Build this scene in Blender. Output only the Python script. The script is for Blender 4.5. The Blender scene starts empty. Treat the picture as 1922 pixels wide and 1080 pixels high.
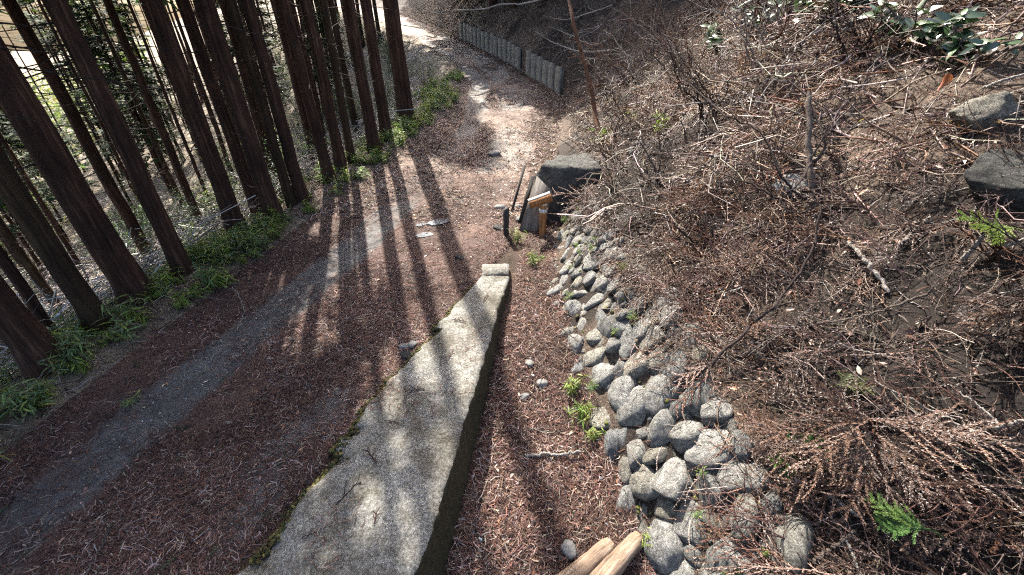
import bpy, math, random
import numpy as np

R = math.radians
rng = np.random.default_rng(7)
random.seed(7)
scene = bpy.context.scene
C = scene.collection

# ------------------------------------------------------------------ camera, sky, sun, exposure
cam_d = bpy.data.cameras.new("camera")
cam = bpy.data.objects.new("camera", cam_d)
C.objects.link(cam)
cam.location = (0, 0, 2.9)
cam.rotation_euler = (R(90 - 32.8), 0, 0)
cam_d.sensor_width = 36
cam_d.lens = 36 * 800 / 1922
cam_d.clip_start = 0.03
cam_d.clip_end = 600
scene.camera = cam

SUN_AZ = R(-18)      # from +Y, negative to the left
SUN_EL = R(46)
world = bpy.data.worlds.new("World")
scene.world = world
world.use_nodes = True
wn = world.node_tree
wn.nodes.clear()
sky = wn.nodes.new("ShaderNodeTexSky")
sky.sky_type = 'NISHITA'
sky.sun_disc = False
sky.sun_elevation = SUN_EL
sky.sun_rotation = SUN_AZ
sky.dust_density = 5.0
sky.ozone_density = .3
sky.air_density = .8
bg = wn.nodes.new("ShaderNodeBackground")
bg.inputs[1].default_value = 0.15
wo = wn.nodes.new("ShaderNodeOutputWorld")
wn.links.new(sky.outputs[0], bg.inputs[0])
wn.links.new(bg.outputs[0], wo.inputs[0])

sun_d = bpy.data.lights.new("sun", 'SUN')
sun_d.energy = 4.6
sun_d.angle = R(0.5)
sun_d.color = (1.0, 0.94, 0.85)
sun = bpy.data.objects.new("sun", sun_d)
C.objects.link(sun)
sx, sy, sz = math.sin(SUN_AZ) * math.cos(SUN_EL), math.cos(SUN_AZ) * math.cos(SUN_EL), math.sin(SUN_EL)
from mathutils import Vector, Matrix
sun.rotation_euler = Vector((sx, sy, sz)).to_track_quat('Z', 'Y').to_euler()
sun.location = (-5, 20, 30)

vs = scene.view_settings
vs.view_transform = 'Standard'
vs.look = 'None'
vs.exposure = 2.1
vs.gamma = 1
vs.use_curve_mapping = False
scene.cycles.use_denoising = False
scene.cycles.filter_width = 1.2
scene.cycles.sample_clamp_indirect = 6.0

# ------------------------------------------------------------------ terrain function
#TERRAIN-BEGIN
def _hash(xi, yi, seed):
    h = (xi * 374761393 + yi * 668265263 + seed * 974711) & 0xffffffff
    h = ((h ^ (h >> 13)) * 1274126177) & 0xffffffff
    h = ((h ^ (h >> 16)) * 2246822519) & 0xffffffff
    return ((h ^ (h >> 15)) & 0xffff) / 65535.0

def vnoise(x, y, seed=0):
    x = np.asarray(x, float); y = np.asarray(y, float)
    xf = np.floor(x); yf = np.floor(y)
    xi = xf.astype(np.int64); yi = yf.astype(np.int64)
    u = x - xf; v = y - yf
    u = u * u * (3 - 2 * u); v = v * v * (3 - 2 * v)
    a = _hash(xi, yi, seed); b = _hash(xi + 1, yi, seed)
    c = _hash(xi, yi + 1, seed); d = _hash(xi + 1, yi + 1, seed)
    return (a * (1 - u) + b * u) * (1 - v) + (c * (1 - u) + d * u) * v

def fbm(x, y, seed=0, o=3):
    s = 0; a = 1; t = 0
    for i in range(o):
        s = s + a * vnoise(x * 2 ** i + 17.3 * i, y * 2 ** i - 9.1 * i, seed + i)
        t += a; a *= 0.5
    return s / t * 2 - 1

def sstep(a, b, x):
    t = np.clip((x - a) / (b - a), 0, 1)
    return t * t * (3 - 2 * t)

_Y = np.linspace(-20, 120, 1401)
def table(pts, w=9):
    p = np.array(pts, float)
    a = np.interp(_Y, p[:, 0], p[:, 1])
    if w > 1:
        k = np.hanning(w + 2)[1:-1]; k /= k.sum()
        a = np.convolve(np.pad(a, w // 2, mode='edge'), k, mode='valid')
    return lambda y: np.interp(y, _Y, a)

XL = table([(-20, -6), (-3, -4.3), (0, -4.1), (2, -4.0), (3, -3.9), (7, -3.3), (9, -2.85), (11, -2.25), (13.4, -1.65), (17, -1.75), (20, -2.5), (24, -4.5), (29.4, -7.2), (36, -11), (60, -26), (120, -64)], 15)
XR = table([(-20, -6), (-4, -3.76), (1.24, -1.74), (4.76, -.39), (6, .1), (8, .3), (11, .65), (13, 1.1), (14.7, 1.0), (16.5, .55), (19.6, -.75), (24, -2.55), (29.4, -4.8), (36, -8.2), (60, -23), (120, -60)], 9)
XW = table([(-20, -3.6), (-4, -1.36), (1.24, -.56), (4.76, -.02), (5.6, .12), (6.2, .2), (8, .36), (11, .75), (13, 1.2), (14.7, 1.1), (16.5, .65), (19.6, -.6), (24, -2.4), (29.4, -4.6), (36, -8.0), (60, -22.8), (120, -59.8)], 5)
ZR = table([(-20, 0), (5, 0), (7, .05), (9, .2), (11, .4), (14, .7), (20, 1.3), (30, 2.3), (36, 2.9), (60, 4.5), (120, 7)], 21)
ZG = table([(-20, -.75), (-3, -.75), (1.45, -.5), (2.9, -.35), (4.65, -.08), (5.5, 0), (7, .06), (9, .21), (11, .41), (14, .71), (20, 1.31), (30, 2.31), (36, 2.91), (60, 4.51), (120, 7.01)], 9)
XB = table([(-20, 2.4), (-3, 1.9), (0, 1.25), (1.45, 1.04), (2.9, .74), (4.65, .55), (5.95, .66), (6.25, 1.1), (6.8, 1.1), (7.3, .8), (9, .85), (11, 1.1), (13, 1.55), (14.2, 1.62), (14.7, 1.5), (19.6, -.24), (24.7, -2.4), (27, -3.6), (36, -7.5), (60, -22), (120, -59)], 5)
XH = table([(-20, 3.4), (-3, 2.6), (0, 1.7), (1.45, 1.56), (2.9, 1.48), (4.65, 1.22), (5.95, 1.05), (6.25, 1.45), (6.8, 1.5), (7.5, 1.5), (9, 1.3), (11, 1.5), (13, 1.9), (14.2, 1.68), (14.7, 1.55), (19.6, -.19), (24.7, -2.35), (27, -3.1), (36, -6.8), (60, -21), (120, -58)], 5)
ZH = table([(-20, .2), (-3, .2), (1.45, .35), (2.9, .65), (4.65, .6), (5.9, .7), (6.5, .85), (7.5, .75), (9, .55), (11, .7), (13, 1.0), (14.2, 1.4), (14.7, 1.5), (19.6, 2.0), (24.7, 2.4), (27, 2.35), (36, 3.2), (60, 5), (120, 7.6)], 5)
T1 = table([(-20, -6), (0, -3.6), (1.75, -3.28), (2.86, -3.04), (5.33, -2.36), (6.9, -2.03), (9.4, -1.36), (12, -1.0), (15.9, -1.05), (19.6, -2.2), (24, -4.1), (29.4, -6.4), (36, -9.9), (60, -25), (120, -62)], 15)
T2 = table([(-20, -5), (0, -2.6), (1.75, -2.0), (2.86, -1.75), (5.33, -1.05), (6.9, -.7), (9.4, -.1), (12, .2), (15, .0), (19.6, -1.1), (24, -3.0), (29.4, -5.3), (36, -8.8), (60, -24), (120, -61)], 15)

def track(x, y):
    w = 0.25 + 0.10 * vnoise(x * 1.5, y * .7, 31)
    m1 = 1 - sstep(w * .75, w * 1.35, np.abs(x - T1(y) + .07 * fbm(x * .2, y * 1.3, 5)))
    w2 = .46 + .2 * vnoise(x * 1.2, y * .8, 37)
    m2 = 1 - sstep(w2 * .6, w2 * 1.3, np.abs(x - T2(y)))
    k1 = (.55 + .5 * sstep(.30, .6, vnoise(x * .8, y * .9, 44))) * (.68 + .5 * vnoise(x * 5.5, y * 4.0, 45))
    k2 = (.45 + .7 * vnoise(x * 5, y * 4, 46)) * np.where(y < 2.8, 1.0, np.where(y < 8.5, .12, .9)) * sstep(.12, .45, vnoise(x * 1.3, y * 1.1, 48))
    return np.clip(np.maximum(m1 * k1, m2 * k2), 0, 1)

def hillnoise(x, y, dx):
    f = sstep(.0, .7, dx)
    n = .035 * fbm(x * 8.5, y * 8.5, 25, 2) + .19 * fbm(x * 1.25, y * 1.25, 11) + .16 * fbm(x * .42, y * .42, 15) + .075 * fbm(x * 3.7, y * 3.7, 21)
    far = sstep(3, 12, dx)
    return f * n * (1 + far)

def zfun(x, y):
    x = np.asarray(x, float); y = np.asarray(y, float)
    xl, xr, xw, zr = XL(y), XR(y), XW(y), ZR(y)
    zg, xb, xh, zh = ZG(y), XB(y), XH(y), ZH(y)
    # road
    road = zr + .018 * fbm(x * 1.5, y * 1.5, 3) - .03 * np.exp(-((x - T1(y)) / .25) ** 2) - .02 * np.exp(-((x - T2(y)) / .25) ** 2)
    # left, falling into the valley
    d = np.maximum(xl - x, 0)
    drop = np.interp(d, [0, .55, 1.0, 3.2, 8, 30, 48, 75, 140], [0, .0, .12, 1.25, 3.0, 9.5, 12, 10.5, 6])
    left = zr + .05 * np.sin(np.clip(d / .7, 0, 1) * math.pi) - drop + sstep(.1, 1.5, d) * (.16 * fbm(x * .6, y * .6, 8) + .05 * fbm(x * 2.3, y * 2.3, 9)) + .018 * fbm(x * 1.5, y * 1.5, 3) * (1 - sstep(0, .5, d))
    # right
    under = zr - .02 + np.clip((x - xr) / np.maximum(xw - xr, .02), 0, 1) * 0
    step = sstep(-.11, -.08, x - xw)
    gut = zg + .03 * fbm(x * 3, y * 3, 33) + .10 * sstep(.25, 0, xb - x) * sstep(8, 6, y)
    c = np.clip((x - xb) / np.maximum(xh - xb, .02), 0, 1)
    gz = under * (1 - step) + gut * step
    face = gz * (1 - c) + zh * c
    dx = np.maximum(x - xh, 0)
    slope = np.interp(dx, [0, 1, 3, 8, 20, 60], [0, .78, 2.5, 6.4, 14, 33])
    right = face + slope + hillnoise(x, y, dx)
    return np.where(x < xl, left, np.where(x < xr, road, right))

def normal(x, y, e=.04):
    gx = (zfun(x + e, y) - zfun(x - e, y)) / (2 * e)
    gy = (zfun(x, y + e) - zfun(x, y - e)) / (2 * e)
    n = np.stack([-gx, -gy, np.ones_like(gx)], -1)
    return n / np.linalg.norm(n, axis=-1, keepdims=True)
def bare(x, y):
    # the scraped patch of dry tan soil on the upper right of the bank
    return sstep(1.0, .55, np.hypot((x - 3.15) / .85, (y - 3.75) / 1.0) + .35 * fbm(x * 1.8, y * 1.8, 147))

def shade_humus(x, y):
    # shade painted into the lower right of the bank, plus scattered dark leaf mould
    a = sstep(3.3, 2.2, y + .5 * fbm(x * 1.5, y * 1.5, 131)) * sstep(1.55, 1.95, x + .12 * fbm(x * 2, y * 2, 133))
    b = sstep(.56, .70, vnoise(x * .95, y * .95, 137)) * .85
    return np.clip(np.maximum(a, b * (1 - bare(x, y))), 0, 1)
#TERRAIN-END

# ------------------------------------------------------------------ mesh helpers
def make_mesh(name, V, F, mat=None, col=None, uv=None, smooth=False):
    """V (n,3); F one face array or a list of them (tri and quad arrays)."""
    me = bpy.data.meshes.new(name)
    V = np.asarray(V, np.float32)
    Fs = F if isinstance(F, list) else [F]
    Fs = [np.asarray(f, np.int32) for f in Fs if len(f)]
    me.vertices.add(len(V))
    me.vertices.foreach_set("co", V.ravel())
    loops = np.concatenate([f.ravel() for f in Fs])
    sizes = np.concatenate([np.full(len(f), f.shape[1], np.int32) for f in Fs])
    starts = np.concatenate([[0], np.cumsum(sizes)[:-1]]).astype(np.int32)
    me.loops.add(len(loops))
    me.loops.foreach_set("vertex_index", loops)
    me.polygons.add(len(sizes))
    me.polygons.foreach_set("loop_start", starts)
    me.polygons.foreach_set("loop_total", sizes)
    if smooth:
        me.polygons.foreach_set("use_smooth", np.ones(len(sizes), bool))
    me.update(calc_edges=True)
    if col is not None:
        a = me.color_attributes.new("tint", 'FLOAT_COLOR', 'POINT')
        c4 = np.ones((len(V), 4), np.float32); c4[:, :3] = col
        a.data.foreach_set("color", c4.ravel())
    if uv is not None:
        a = me.attributes.new("mask", 'FLOAT', 'POINT')
        a.data.foreach_set("value", np.asarray(uv, np.float32).ravel())
    if mat: me.materials.append(mat)
    return me

def link(name, me, parent=None, loc=None, kind=None):
    o = bpy.data.objects.new(name, me)
    C.objects.link(o)
    if parent is not None: o.parent = parent
    if loc is not None: o.location = loc
    if kind: o['kind'] = kind
    return o

def thing(name, label, cat, loc=(0, 0, 0), rotz=0, group=None, me=None):
    o = bpy.data.objects.new(name, me)
    C.objects.link(o)
    o.location = loc; o.rotation_euler = (0, 0, rotz)
    o['label'] = label; o['category'] = cat
    if group: o['group'] = group
    return o

def grid_faces(nu, nv):
    i = np.arange(nu - 1)[:, None] * nv + np.arange(nv - 1)[None, :]
    return np.stack([i, i + nv, i + nv + 1, i + 1], -1).reshape(-1, 4)

def unit(a):
    return a / np.maximum(np.linalg.norm(a, axis=-1, keepdims=True), 1e-9)

def tubes(curves, radii, sides=4, ref=None):
    """curves (k,P,3), radii (k,P) -> V, F(quads)"""
    curves = np.asarray(curves, float); radii = np.asarray(radii, float)
    k, P, _ = curves.shape
    t = unit(np.gradient(curves, axis=1))
    if ref is None:
        ref = np.array([.31, .17, .93])
    r = np.broadcast_to(ref, t.shape)
    bad = np.abs((t * r).sum(-1, keepdims=True)) > .9
    r = np.where(bad, np.array([.9, -.3, .1]), r)
    n1 = unit(np.cross(t, r)); n2 = np.cross(t, n1)
    a = np.linspace(0, 2 * math.pi, sides, endpoint=False)
    ring = curves[:, :, None] + radii[:, :, None, None] * (np.cos(a)[:, None] * n1[:, :, None] + np.sin(a)[:, None] * n2[:, :, None])
    V = ring.reshape(-1, 3)
    base = (np.arange(k) * P * sides)[:, None, None] + (np.arange(P - 1) * sides)[None, :, None]
    j = np.arange(sides)[None, None, :]; j2 = (j + 1) % sides
    F = np.stack([base + j, base + j2, base + sides + j2, base + sides + j], -1).reshape(-1, 4)
    return V, F

def instances(T, rot, loc, scale=None):
    """T (n,3); rot (k,3,3) columns = axes; loc (k,3) -> (k*n,3)"""
    P = np.einsum('kij,nj->kni', rot, T)
    if scale is not None: P = P * np.asarray(scale).reshape(-1, 1, 1)
    return (P + loc[:, None]).reshape(-1, 3)

def inst_faces(F, k, n):
    F = np.asarray(F)
    return (F[None] + (np.arange(k) * n)[:, None, None]).reshape(-1, F.shape[1])

def basis(n, ang):
    """rotation with z along n and x at a heading"""
    h = np.stack([np.cos(ang), np.sin(ang), np.zeros_like(ang)], -1)
    x = unit(h - (h * n).sum(-1, keepdims=True) * n)
    return np.stack([x, np.cross(n, x), n], -1)

def palette(k, cols, jit=.18):
    cols = np.array(cols)
    c = cols[rng.integers(0, len(cols), k)]
    return c * (1 + jit * rng.normal(size=(k, 1))).clip(.4, 1.8) * (1 + .06 * rng.normal(size=(k, 3)))

def join(parts):
    """list of (V, F, col) with the same face size -> one"""
    Vs, Fs, cs, o = [], [], [], 0
    for V, F, c in parts:
        Vs.append(V); Fs.append(np.asarray(F) + o); o += len(V)
        cs.append(np.broadcast_to(c, (len(V), 3)))
    return np.concatenate(Vs), np.concatenate(Fs), np.concatenate(cs)

def quads_to_tris(F):
    F = np.asarray(F)
    return np.concatenate([F[:, [0, 1, 2]], F[:, [0, 2, 3]]])

# ------------------------------------------------------------------ materials
class NT:
    def __init__(s, name):
        s.m = bpy.data.materials.new(name); s.m.use_nodes = True
        s.t = s.m.node_tree; s.p = s.t.nodes["Principled BSDF"]; s.out = s.t.nodes["Material Output"]
        s.p.inputs["Roughness"].default_value = .85
        s.p.inputs["Specular IOR Level"].default_value = .25
    def n(s, typ, **kw):
        x = s.t.nodes.new(typ)
        for k, v in kw.items(): setattr(x, k, v)
        return x
    def l(s, a, b): s.t.links.new(a, b)
    def coords(s, scale=(1, 1, 1), obj=True):
        tc = s.n("ShaderNodeTexCoord"); mp = s.n("ShaderNodeMapping")
        mp.inputs["Scale"].default_value = scale
        s.l(tc.outputs["Object" if obj else "Generated"], mp.inputs[0])
        return mp.outputs[0]
    def noise(s, co, scale, detail=5, rough=.6, dist=0):
        x = s.n("ShaderNodeTexNoise")
        x.inputs["Scale"].default_value = scale; x.inputs["Detail"].default_value = detail
        x.inputs["Roughness"].default_value = rough; x.inputs["Distortion"].default_value = dist
        if co is not None: s.l(co, x.inputs["Vector"])
        return x.outputs["Fac"]
    def ramp(s, fac, stops):
        x = s.n("ShaderNodeValToRGB"); e = x.color_ramp.elements
        while len(e) < len(stops): e.new(.5)
        for i, (p, c) in enumerate(stops):
            e[i].position = p; e[i].color = (c if isinstance(c, tuple) else (c, c, c)) + (1,)
        s.l(fac, x.inputs[0]); return x.outputs[0]
    def mix(s, fac, a, b, mode='MIX'):
        x = s.n("ShaderNodeMix", data_type='RGBA', blend_type=mode)
        for v, i in ((fac, 0), (a, 6), (b, 7)):
            if isinstance(v, (int, float)): x.inputs[i].default_value = v
            elif isinstance(v, tuple): x.inputs[i].default_value = v + (1,)
            else: s.l(v, x.inputs[i])
        return x.outputs[2]
    def math(s, op, a, b=0.0):
        x = s.n("ShaderNodeMath", operation=op)
        for v, i in ((a, 0), (b, 1)):
            if isinstance(v, (int, float)): x.inputs[i].default_value = v
            else: s.l(v, x.inputs[i])
        return x.outputs[0]
    def bump(s, h, strength=.5, dist=.02, prev=None):
        x = s.n("ShaderNodeBump"); x.inputs["Strength"].default_value = strength
        x.inputs["Distance"].default_value = dist
        s.l(h, x.inputs["Height"])
        if prev is not None: s.l(prev, x.inputs["Normal"])
        return x.outputs[0]
    def base(s, c):
        if isinstance(c, tuple): s.p.inputs["Base Color"].default_value = c + (1,)
        else: s.l(c, s.p.inputs["Base Color"])
    def normal(s, nn): s.l(nn, s.p.inputs["Normal"])
    def attr(s, name="tint", vec=True):
        a = s.n("ShaderNodeAttribute"); a.attribute_name = name
        return a.outputs["Color" if vec else "Fac"]

def tint_mat(name, rough=.85, trans=0.0, spec=.25):
    m = NT(name)
    co = m.coords()
    nz = m.ramp(m.noise(co, 35, 3), [(.3, .7), (.7, 1.2)])
    c = m.mix(1.0, m.attr(), nz, 'MULTIPLY')
    m.base(c)
    m.p.inputs["Roughness"].default_value = rough
    m.p.inputs["Specular IOR Level"].default_value = spec
    if trans:
        tr = m.n("ShaderNodeBsdfTranslucent")
        m.l(m.mix(1.0, c, (1.25, 1.35, .6), 'MULTIPLY'), tr.inputs[0])
        ad = m.n("ShaderNodeMixShader"); ad.inputs[0].default_value = trans
        m.l(m.p.outputs[0], ad.inputs[1]); m.l(tr.outputs[0], ad.inputs[2])
        m.l(ad.outputs[0], m.out.inputs[0])
    return m.m

def m_road():
    m = NT("road_surface"); co = m.coords()
    k = m.attr("mask", False)
    n1 = m.noise(co, 7, 8, .78)
    kk = m.math('ADD', k, m.math('MULTIPLY', m.math('SUBTRACT', n1, .5), 2.1))
    fac = m.ramp(kk, [(.30, 0.0), (.95, 1.0)])
    grit = m.noise(co, 62, 7, .9)
    asp = m.ramp(grit, [(.3, (.022, .022, .022)), (.5, (.075, .073, .072)), (.62, (.16, .157, .15)), (.72, (.36, .35, .34))])
    dirt = m.ramp(m.noise(co, 60, 6, .75), [(.25, (.02, .012, .010)), (.5, (.065, .038, .030)), (.75, (.16, .10, .08))])
    # beyond the damp shade the track is dry, dusty and paler
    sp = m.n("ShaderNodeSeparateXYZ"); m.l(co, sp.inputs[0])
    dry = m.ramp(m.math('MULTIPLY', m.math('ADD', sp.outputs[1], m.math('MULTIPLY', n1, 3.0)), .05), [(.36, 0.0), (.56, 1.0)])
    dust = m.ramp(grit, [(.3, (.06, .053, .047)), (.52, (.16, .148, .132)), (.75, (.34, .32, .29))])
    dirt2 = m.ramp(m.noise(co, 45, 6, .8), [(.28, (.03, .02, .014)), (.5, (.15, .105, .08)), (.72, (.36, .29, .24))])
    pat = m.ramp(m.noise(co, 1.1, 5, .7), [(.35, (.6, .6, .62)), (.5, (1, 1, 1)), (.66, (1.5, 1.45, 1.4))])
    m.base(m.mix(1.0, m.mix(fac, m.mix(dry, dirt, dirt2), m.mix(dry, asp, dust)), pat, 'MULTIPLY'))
    h = m.noise(co, 120, 4, .8); h2 = m.noise(co, 25, 5, .7)
    m.normal(m.bump(h, .8, .012, m.bump(h2, .6, .03)))
    m.p.inputs["Roughness"].default_value = .8
    return m.m

def m_soil(name, stops, sc=45, b=.04):
    m = NT(name); co = m.coords()
    c = m.ramp(m.noise(co, sc, 7, .75), stops)
    big = m.ramp(m.noise(co, 1.6, 4), [(.35, .6), (.65, 1.25)])
    m.base(m.mix(1.0, c, big, 'MULTIPLY'))
    m.normal(m.bump(m.noise(co, 70, 5, .8), 1.0, b * .5, m.bump(m.noise(co, 14, 5, .7), .9, b)))
    return m.m

def m_hill():
    m = NT("hillside_soil"); co = m.coords()
    c = m.ramp(m.noise(co, 40, 7, .75), [(.3, (.02, .013, .010)), (.5, (.12, .085, .062)), (.72, (.34, .27, .205))])
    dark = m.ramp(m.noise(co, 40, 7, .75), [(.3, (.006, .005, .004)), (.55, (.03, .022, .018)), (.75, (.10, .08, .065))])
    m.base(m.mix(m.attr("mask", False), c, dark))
    m.normal(m.bump(m.noise(co, 70, 5, .8), 1.0, .035, m.bump(m.noise(co, 14, 5, .7), .9, .07)))
    return m.m

def m_concrete():
    m = NT("weathered_concrete"); co = m.coords()
    agg = m.noise(co, 52, 7, .8)
    c = m.ramp(agg, [(.30, (.025, .023, .02)), (.43, (.105, .10, .09)), (.55, (.205, .20, .183)), (.70, (.38, .375, .35))])
    st = m.ramp(m.noise(co, 2.1, 8, .78, .5), [(.34, (.36, .32, .25)), (.45, (.72, .69, .62)), (.54, (1.05, 1.05, 1.02)), (.66, (1.5, 1.5, 1.45))])
    c = m.mix(1.0, c, st, 'MULTIPLY')
    pit = m.ramp(m.noise(co, 22, 3, .6), [(.27, (.35, .33, .28)), (.34, (1, 1, 1))])
    c = m.mix(1.0, c, pit, 'MULTIPLY')
    # damp moss growth on upright faces
    g = m.n("ShaderNodeNewGeometry"); sp = m.n("ShaderNodeSeparateXYZ"); m.l(g.outputs["True Normal"], sp.inputs[0])
    up = m.ramp(sp.outputs[2], [(.35, 0.0), (.75, 1.0)])
    moss = m.ramp(m.noise(co, 30, 5, .7), [(.3, (.02, .018, .012)), (.55, (.05, .043, .022)), (.72, (.075, .075, .02))])
    m.base(m.mix(up, moss, c))
    m.normal(m.bump(m.noise(co, 170, 4, .8), .7, .012, m.bump(m.noise(co, 18, 5, .7), .5, .025)))
    return m.m

def m_stone():
    m = NT("grey_river_stone"); co = m.coords()
    oi = m.n("ShaderNodeObjectInfo")
    off = m.n("ShaderNodeVectorMath", operation='ADD'); m.l(co, off.inputs[0])
    sc = m.n("ShaderNodeVectorMath", operation='SCALE'); sc.inputs[0].default_value = (31, 17, 23); m.l(oi.outputs["Random"], sc.inputs["Scale"])
    m.l(sc.outputs[0], off.inputs[1]); co = off.outputs[0]
    base = m.ramp(oi.outputs["Random"], [(0, (.29, .285, .265)), (.3, (.38, .365, .33)), (.6, (.235, .24, .24)), (.75, (.36, .33, .26)), (1, (.28, .275, .26))])
    n = m.ramp(m.noise(co, 1.9, 8, .78, .8), [(.32, .2), (.45, .6), (.58, 1.05), (.72, 1.75)])
    c = m.mix(1.0, base, n, 'MULTIPLY')
    fine = m.ramp(m.noise(co, 12, 5, .8), [(.32, .35), (.5, .95), (.68, 1.5)])
    c = m.mix(1.0, c, fine, 'MULTIPLY')
    lich = m.ramp(m.noise(co, 4.2, 7, .8), [(.55, 0.0), (.61, 1.0)])
    c = m.mix(m.math('MULTIPLY', lich, .55), c, (.46, .47, .42))
    ms = m.ramp(m.noise(co, 1.7, 6, .75), [(.60, 0.0), (.70, 1.0)])
    c = m.mix(m.math('MULTIPLY', ms, .6), c, (.075, .078, .03))
    vein = m.n("ShaderNodeTexVoronoi"); vein.feature = 'DISTANCE_TO_EDGE'; vein.inputs["Scale"].default_value = 1.3; m.l(co, vein.inputs["Vector"])
    crack = m.ramp(vein.outputs["Distance"], [(.0, .35), (.025, 1.0)])
    c = m.mix(m.math('MULTIPLY', oi.outputs["Random"], .8), c, m.mix(1.0, c, crack, 'MULTIPLY'))
    m.base(c)
    m.normal(m.bump(m.noise(co, 14, 6, .8), .8, .012, m.bump(m.noise(co, 3.5, 6, .75), .8, .03)))
    return m.m

def m_bark(name, c0, c1, c2, sx=1.0):
    m = NT(name); co = m.coords((16 * sx, 16 * sx, .9)); c2o = m.coords()
    n = m.noise(co, 1.6, 6, .7, .4)
    c = m.ramp(n, [(.3, c0), (.52, c1), (.72, c2)])
    big = m.ramp(m.noise(c2o, 1.3, 4), [(.35, .7), (.65, 1.25)])
    c = m.mix(1.0, c, big, 'MULTIPLY')
    m.base(c)
    m.normal(m.bump(n, 1.0, .03))
    m.p.inputs["Roughness"].default_value = .95
    return m.m

M = {}
M['road'] = m_road()
M['floor'] = m_soil("forest_soil", [(.25, (.06, .045, .03)), (.5, (.19, .155, .11)), (.75, (.40, .35, .28))])
M['hill'] = m_hill()
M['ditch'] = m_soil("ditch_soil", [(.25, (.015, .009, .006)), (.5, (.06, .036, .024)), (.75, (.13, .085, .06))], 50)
M['concrete'] = m_concrete()
M['stone'] = m_stone()
m = NT("dark_shade_rock"); co = m.coords()
c = m.ramp(m.noise(co, 6, 7, .75, .6), [(.3, (.018, .018, .018)), (.5, (.06, .06, .055)), (.66, (.12, .118, .10)), (.78, (.22, .215, .19))])
m.base(c); m.normal(m.bump(m.noise(co, 30, 5, .75), .8, .02, m.bump(m.noise(co, 7, 6, .7), .9, .05)))
M['darkrock'] = m.m  # dark tone puts the corner rock's unlit side into its colour
m = NT("small_road_stone"); co = m.coords()
m.base(m.ramp(m.noise(co, 2.5, 6, .75), [(.3, (.05, .05, .048)), (.5, (.14, .137, .13)), (.7, (.27, .262, .245))]))
M['roadstone'] = m.m
M['bark'] = m_bark("cedar_bark", (.012, .0065, .005), (.045, .023, .015), (.13, .072, .047))
M['bark2'] = m_bark("mossy_cedar_bark", (.011, .008, .005), (.04, .025, .014), (.075, .055, .028))
M['palebark'] = m_bark("pale_dead_wood", (.12, .10, .085), (.30, .27, .24), (.48, .44, .40), 3)
M['greybark'] = m_bark("grey_brown_twig_bark", (.04, .03, .025), (.12, .095, .078), (.24, .2, .17), 3)
M['darkbark'] = m_bark("dark_twig_bark", (.018, .012, .01), (.05, .035, .03), (.1, .075, .065), 3)
M['redbark'] = m_bark("reddish_stem_bark", (.04, .018, .01), (.13, .06, .035), (.22, .12, .07), 3)
M['leaf'] = tint_mat("green_leaf", .5, .4, .4)
M['gloss'] = tint_mat("glossy_evergreen_leaf", .30, .15, .8)
M['needle'] = tint_mat("cedar_foliage", .7, .25)
M['dead'] = tint_mat("dead_cedar_needles", .5, .15, .5)
M['wood'] = tint_mat("litter_wood", .9)
M['moss'] = tint_mat("moss_tufts", .95)

# ------------------------------------------------------------------ the ground
def sheet(name, X, Y, mat, mask=None, dz=0):
    """X (nu,nv), Y (nu,nv)"""
    Z = zfun(X, Y) + dz
    me = make_mesh(name, np.stack([X, Y, Z], -1).reshape(-1, 3), grid_faces(*X.shape), mat, uv=mask, smooth=True)
    return link(name, me, kind='structure')

yr = np.concatenate([np.arange(-3, 15, .05), np.arange(15, 36, .12), np.arange(36, 118, 1.0)])
s = np.linspace(0, 1, 54)
Xr = XL(yr)[:, None] * (1 - s) + (XR(yr))[:, None] * s
Yr = np.repeat(yr[:, None], len(s), 1)
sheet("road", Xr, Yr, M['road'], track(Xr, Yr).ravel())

dd = np.concatenate([[-.06], np.arange(.0, 3, .06), np.arange(3, 12, .2), np.arange(12, 45, .8), np.arange(45, 141, 4)])
yl = np.concatenate([np.arange(-14, -1, .5), np.arange(-1, 16, .1), np.arange(16, 40, .3), np.arange(40, 118, 2.0)])
Xl = XL(yl)[:, None] - dd[None, :]
Yl = np.repeat(yl[:, None], len(dd), 1)
fl = sheet("forest_floor", Xl, Yl, M['floor'])
me = fl.data
vv = np.empty(len(me.vertices) * 3, np.float32); me.vertices.foreach_get("co", vv); vv = vv.reshape(-1, 3)
vv.reshape(len(yl), len(dd), 3)[:, 0, 2] -= .03
me.vertices.foreach_set("co", vv.ravel()); me.update()

yh = np.concatenate([np.arange(-4, 12, .06), np.arange(12, 30, .12), np.arange(30, 118, 1.2)])
def seg(a, b, n): return a[:, None] + (b - a)[:, None] * np.linspace(0, 1, n)[None, :]
Xa = np.concatenate([seg(XR(yh) - .04, XW(yh) - .112, 6), seg(XW(yh) - .078, XB(yh), 28)], 1)
Ya = np.repeat(yh[:, None], Xa.shape[1], 1)
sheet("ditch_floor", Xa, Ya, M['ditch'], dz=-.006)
off = np.concatenate([np.arange(.05, 6, .06), np.arange(6, 16, .25), np.arange(16, 61, 2.5)])
Xa = np.concatenate([seg(XB(yh), XH(yh), 14), XH(yh)[:, None] + off[None, :]], 1)
Ya = np.repeat(yh[:, None], Xa.shape[1], 1)
sheet("hillside", Xa, Ya, M['hill'], shade_humus(Xa, Ya).ravel())

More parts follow.
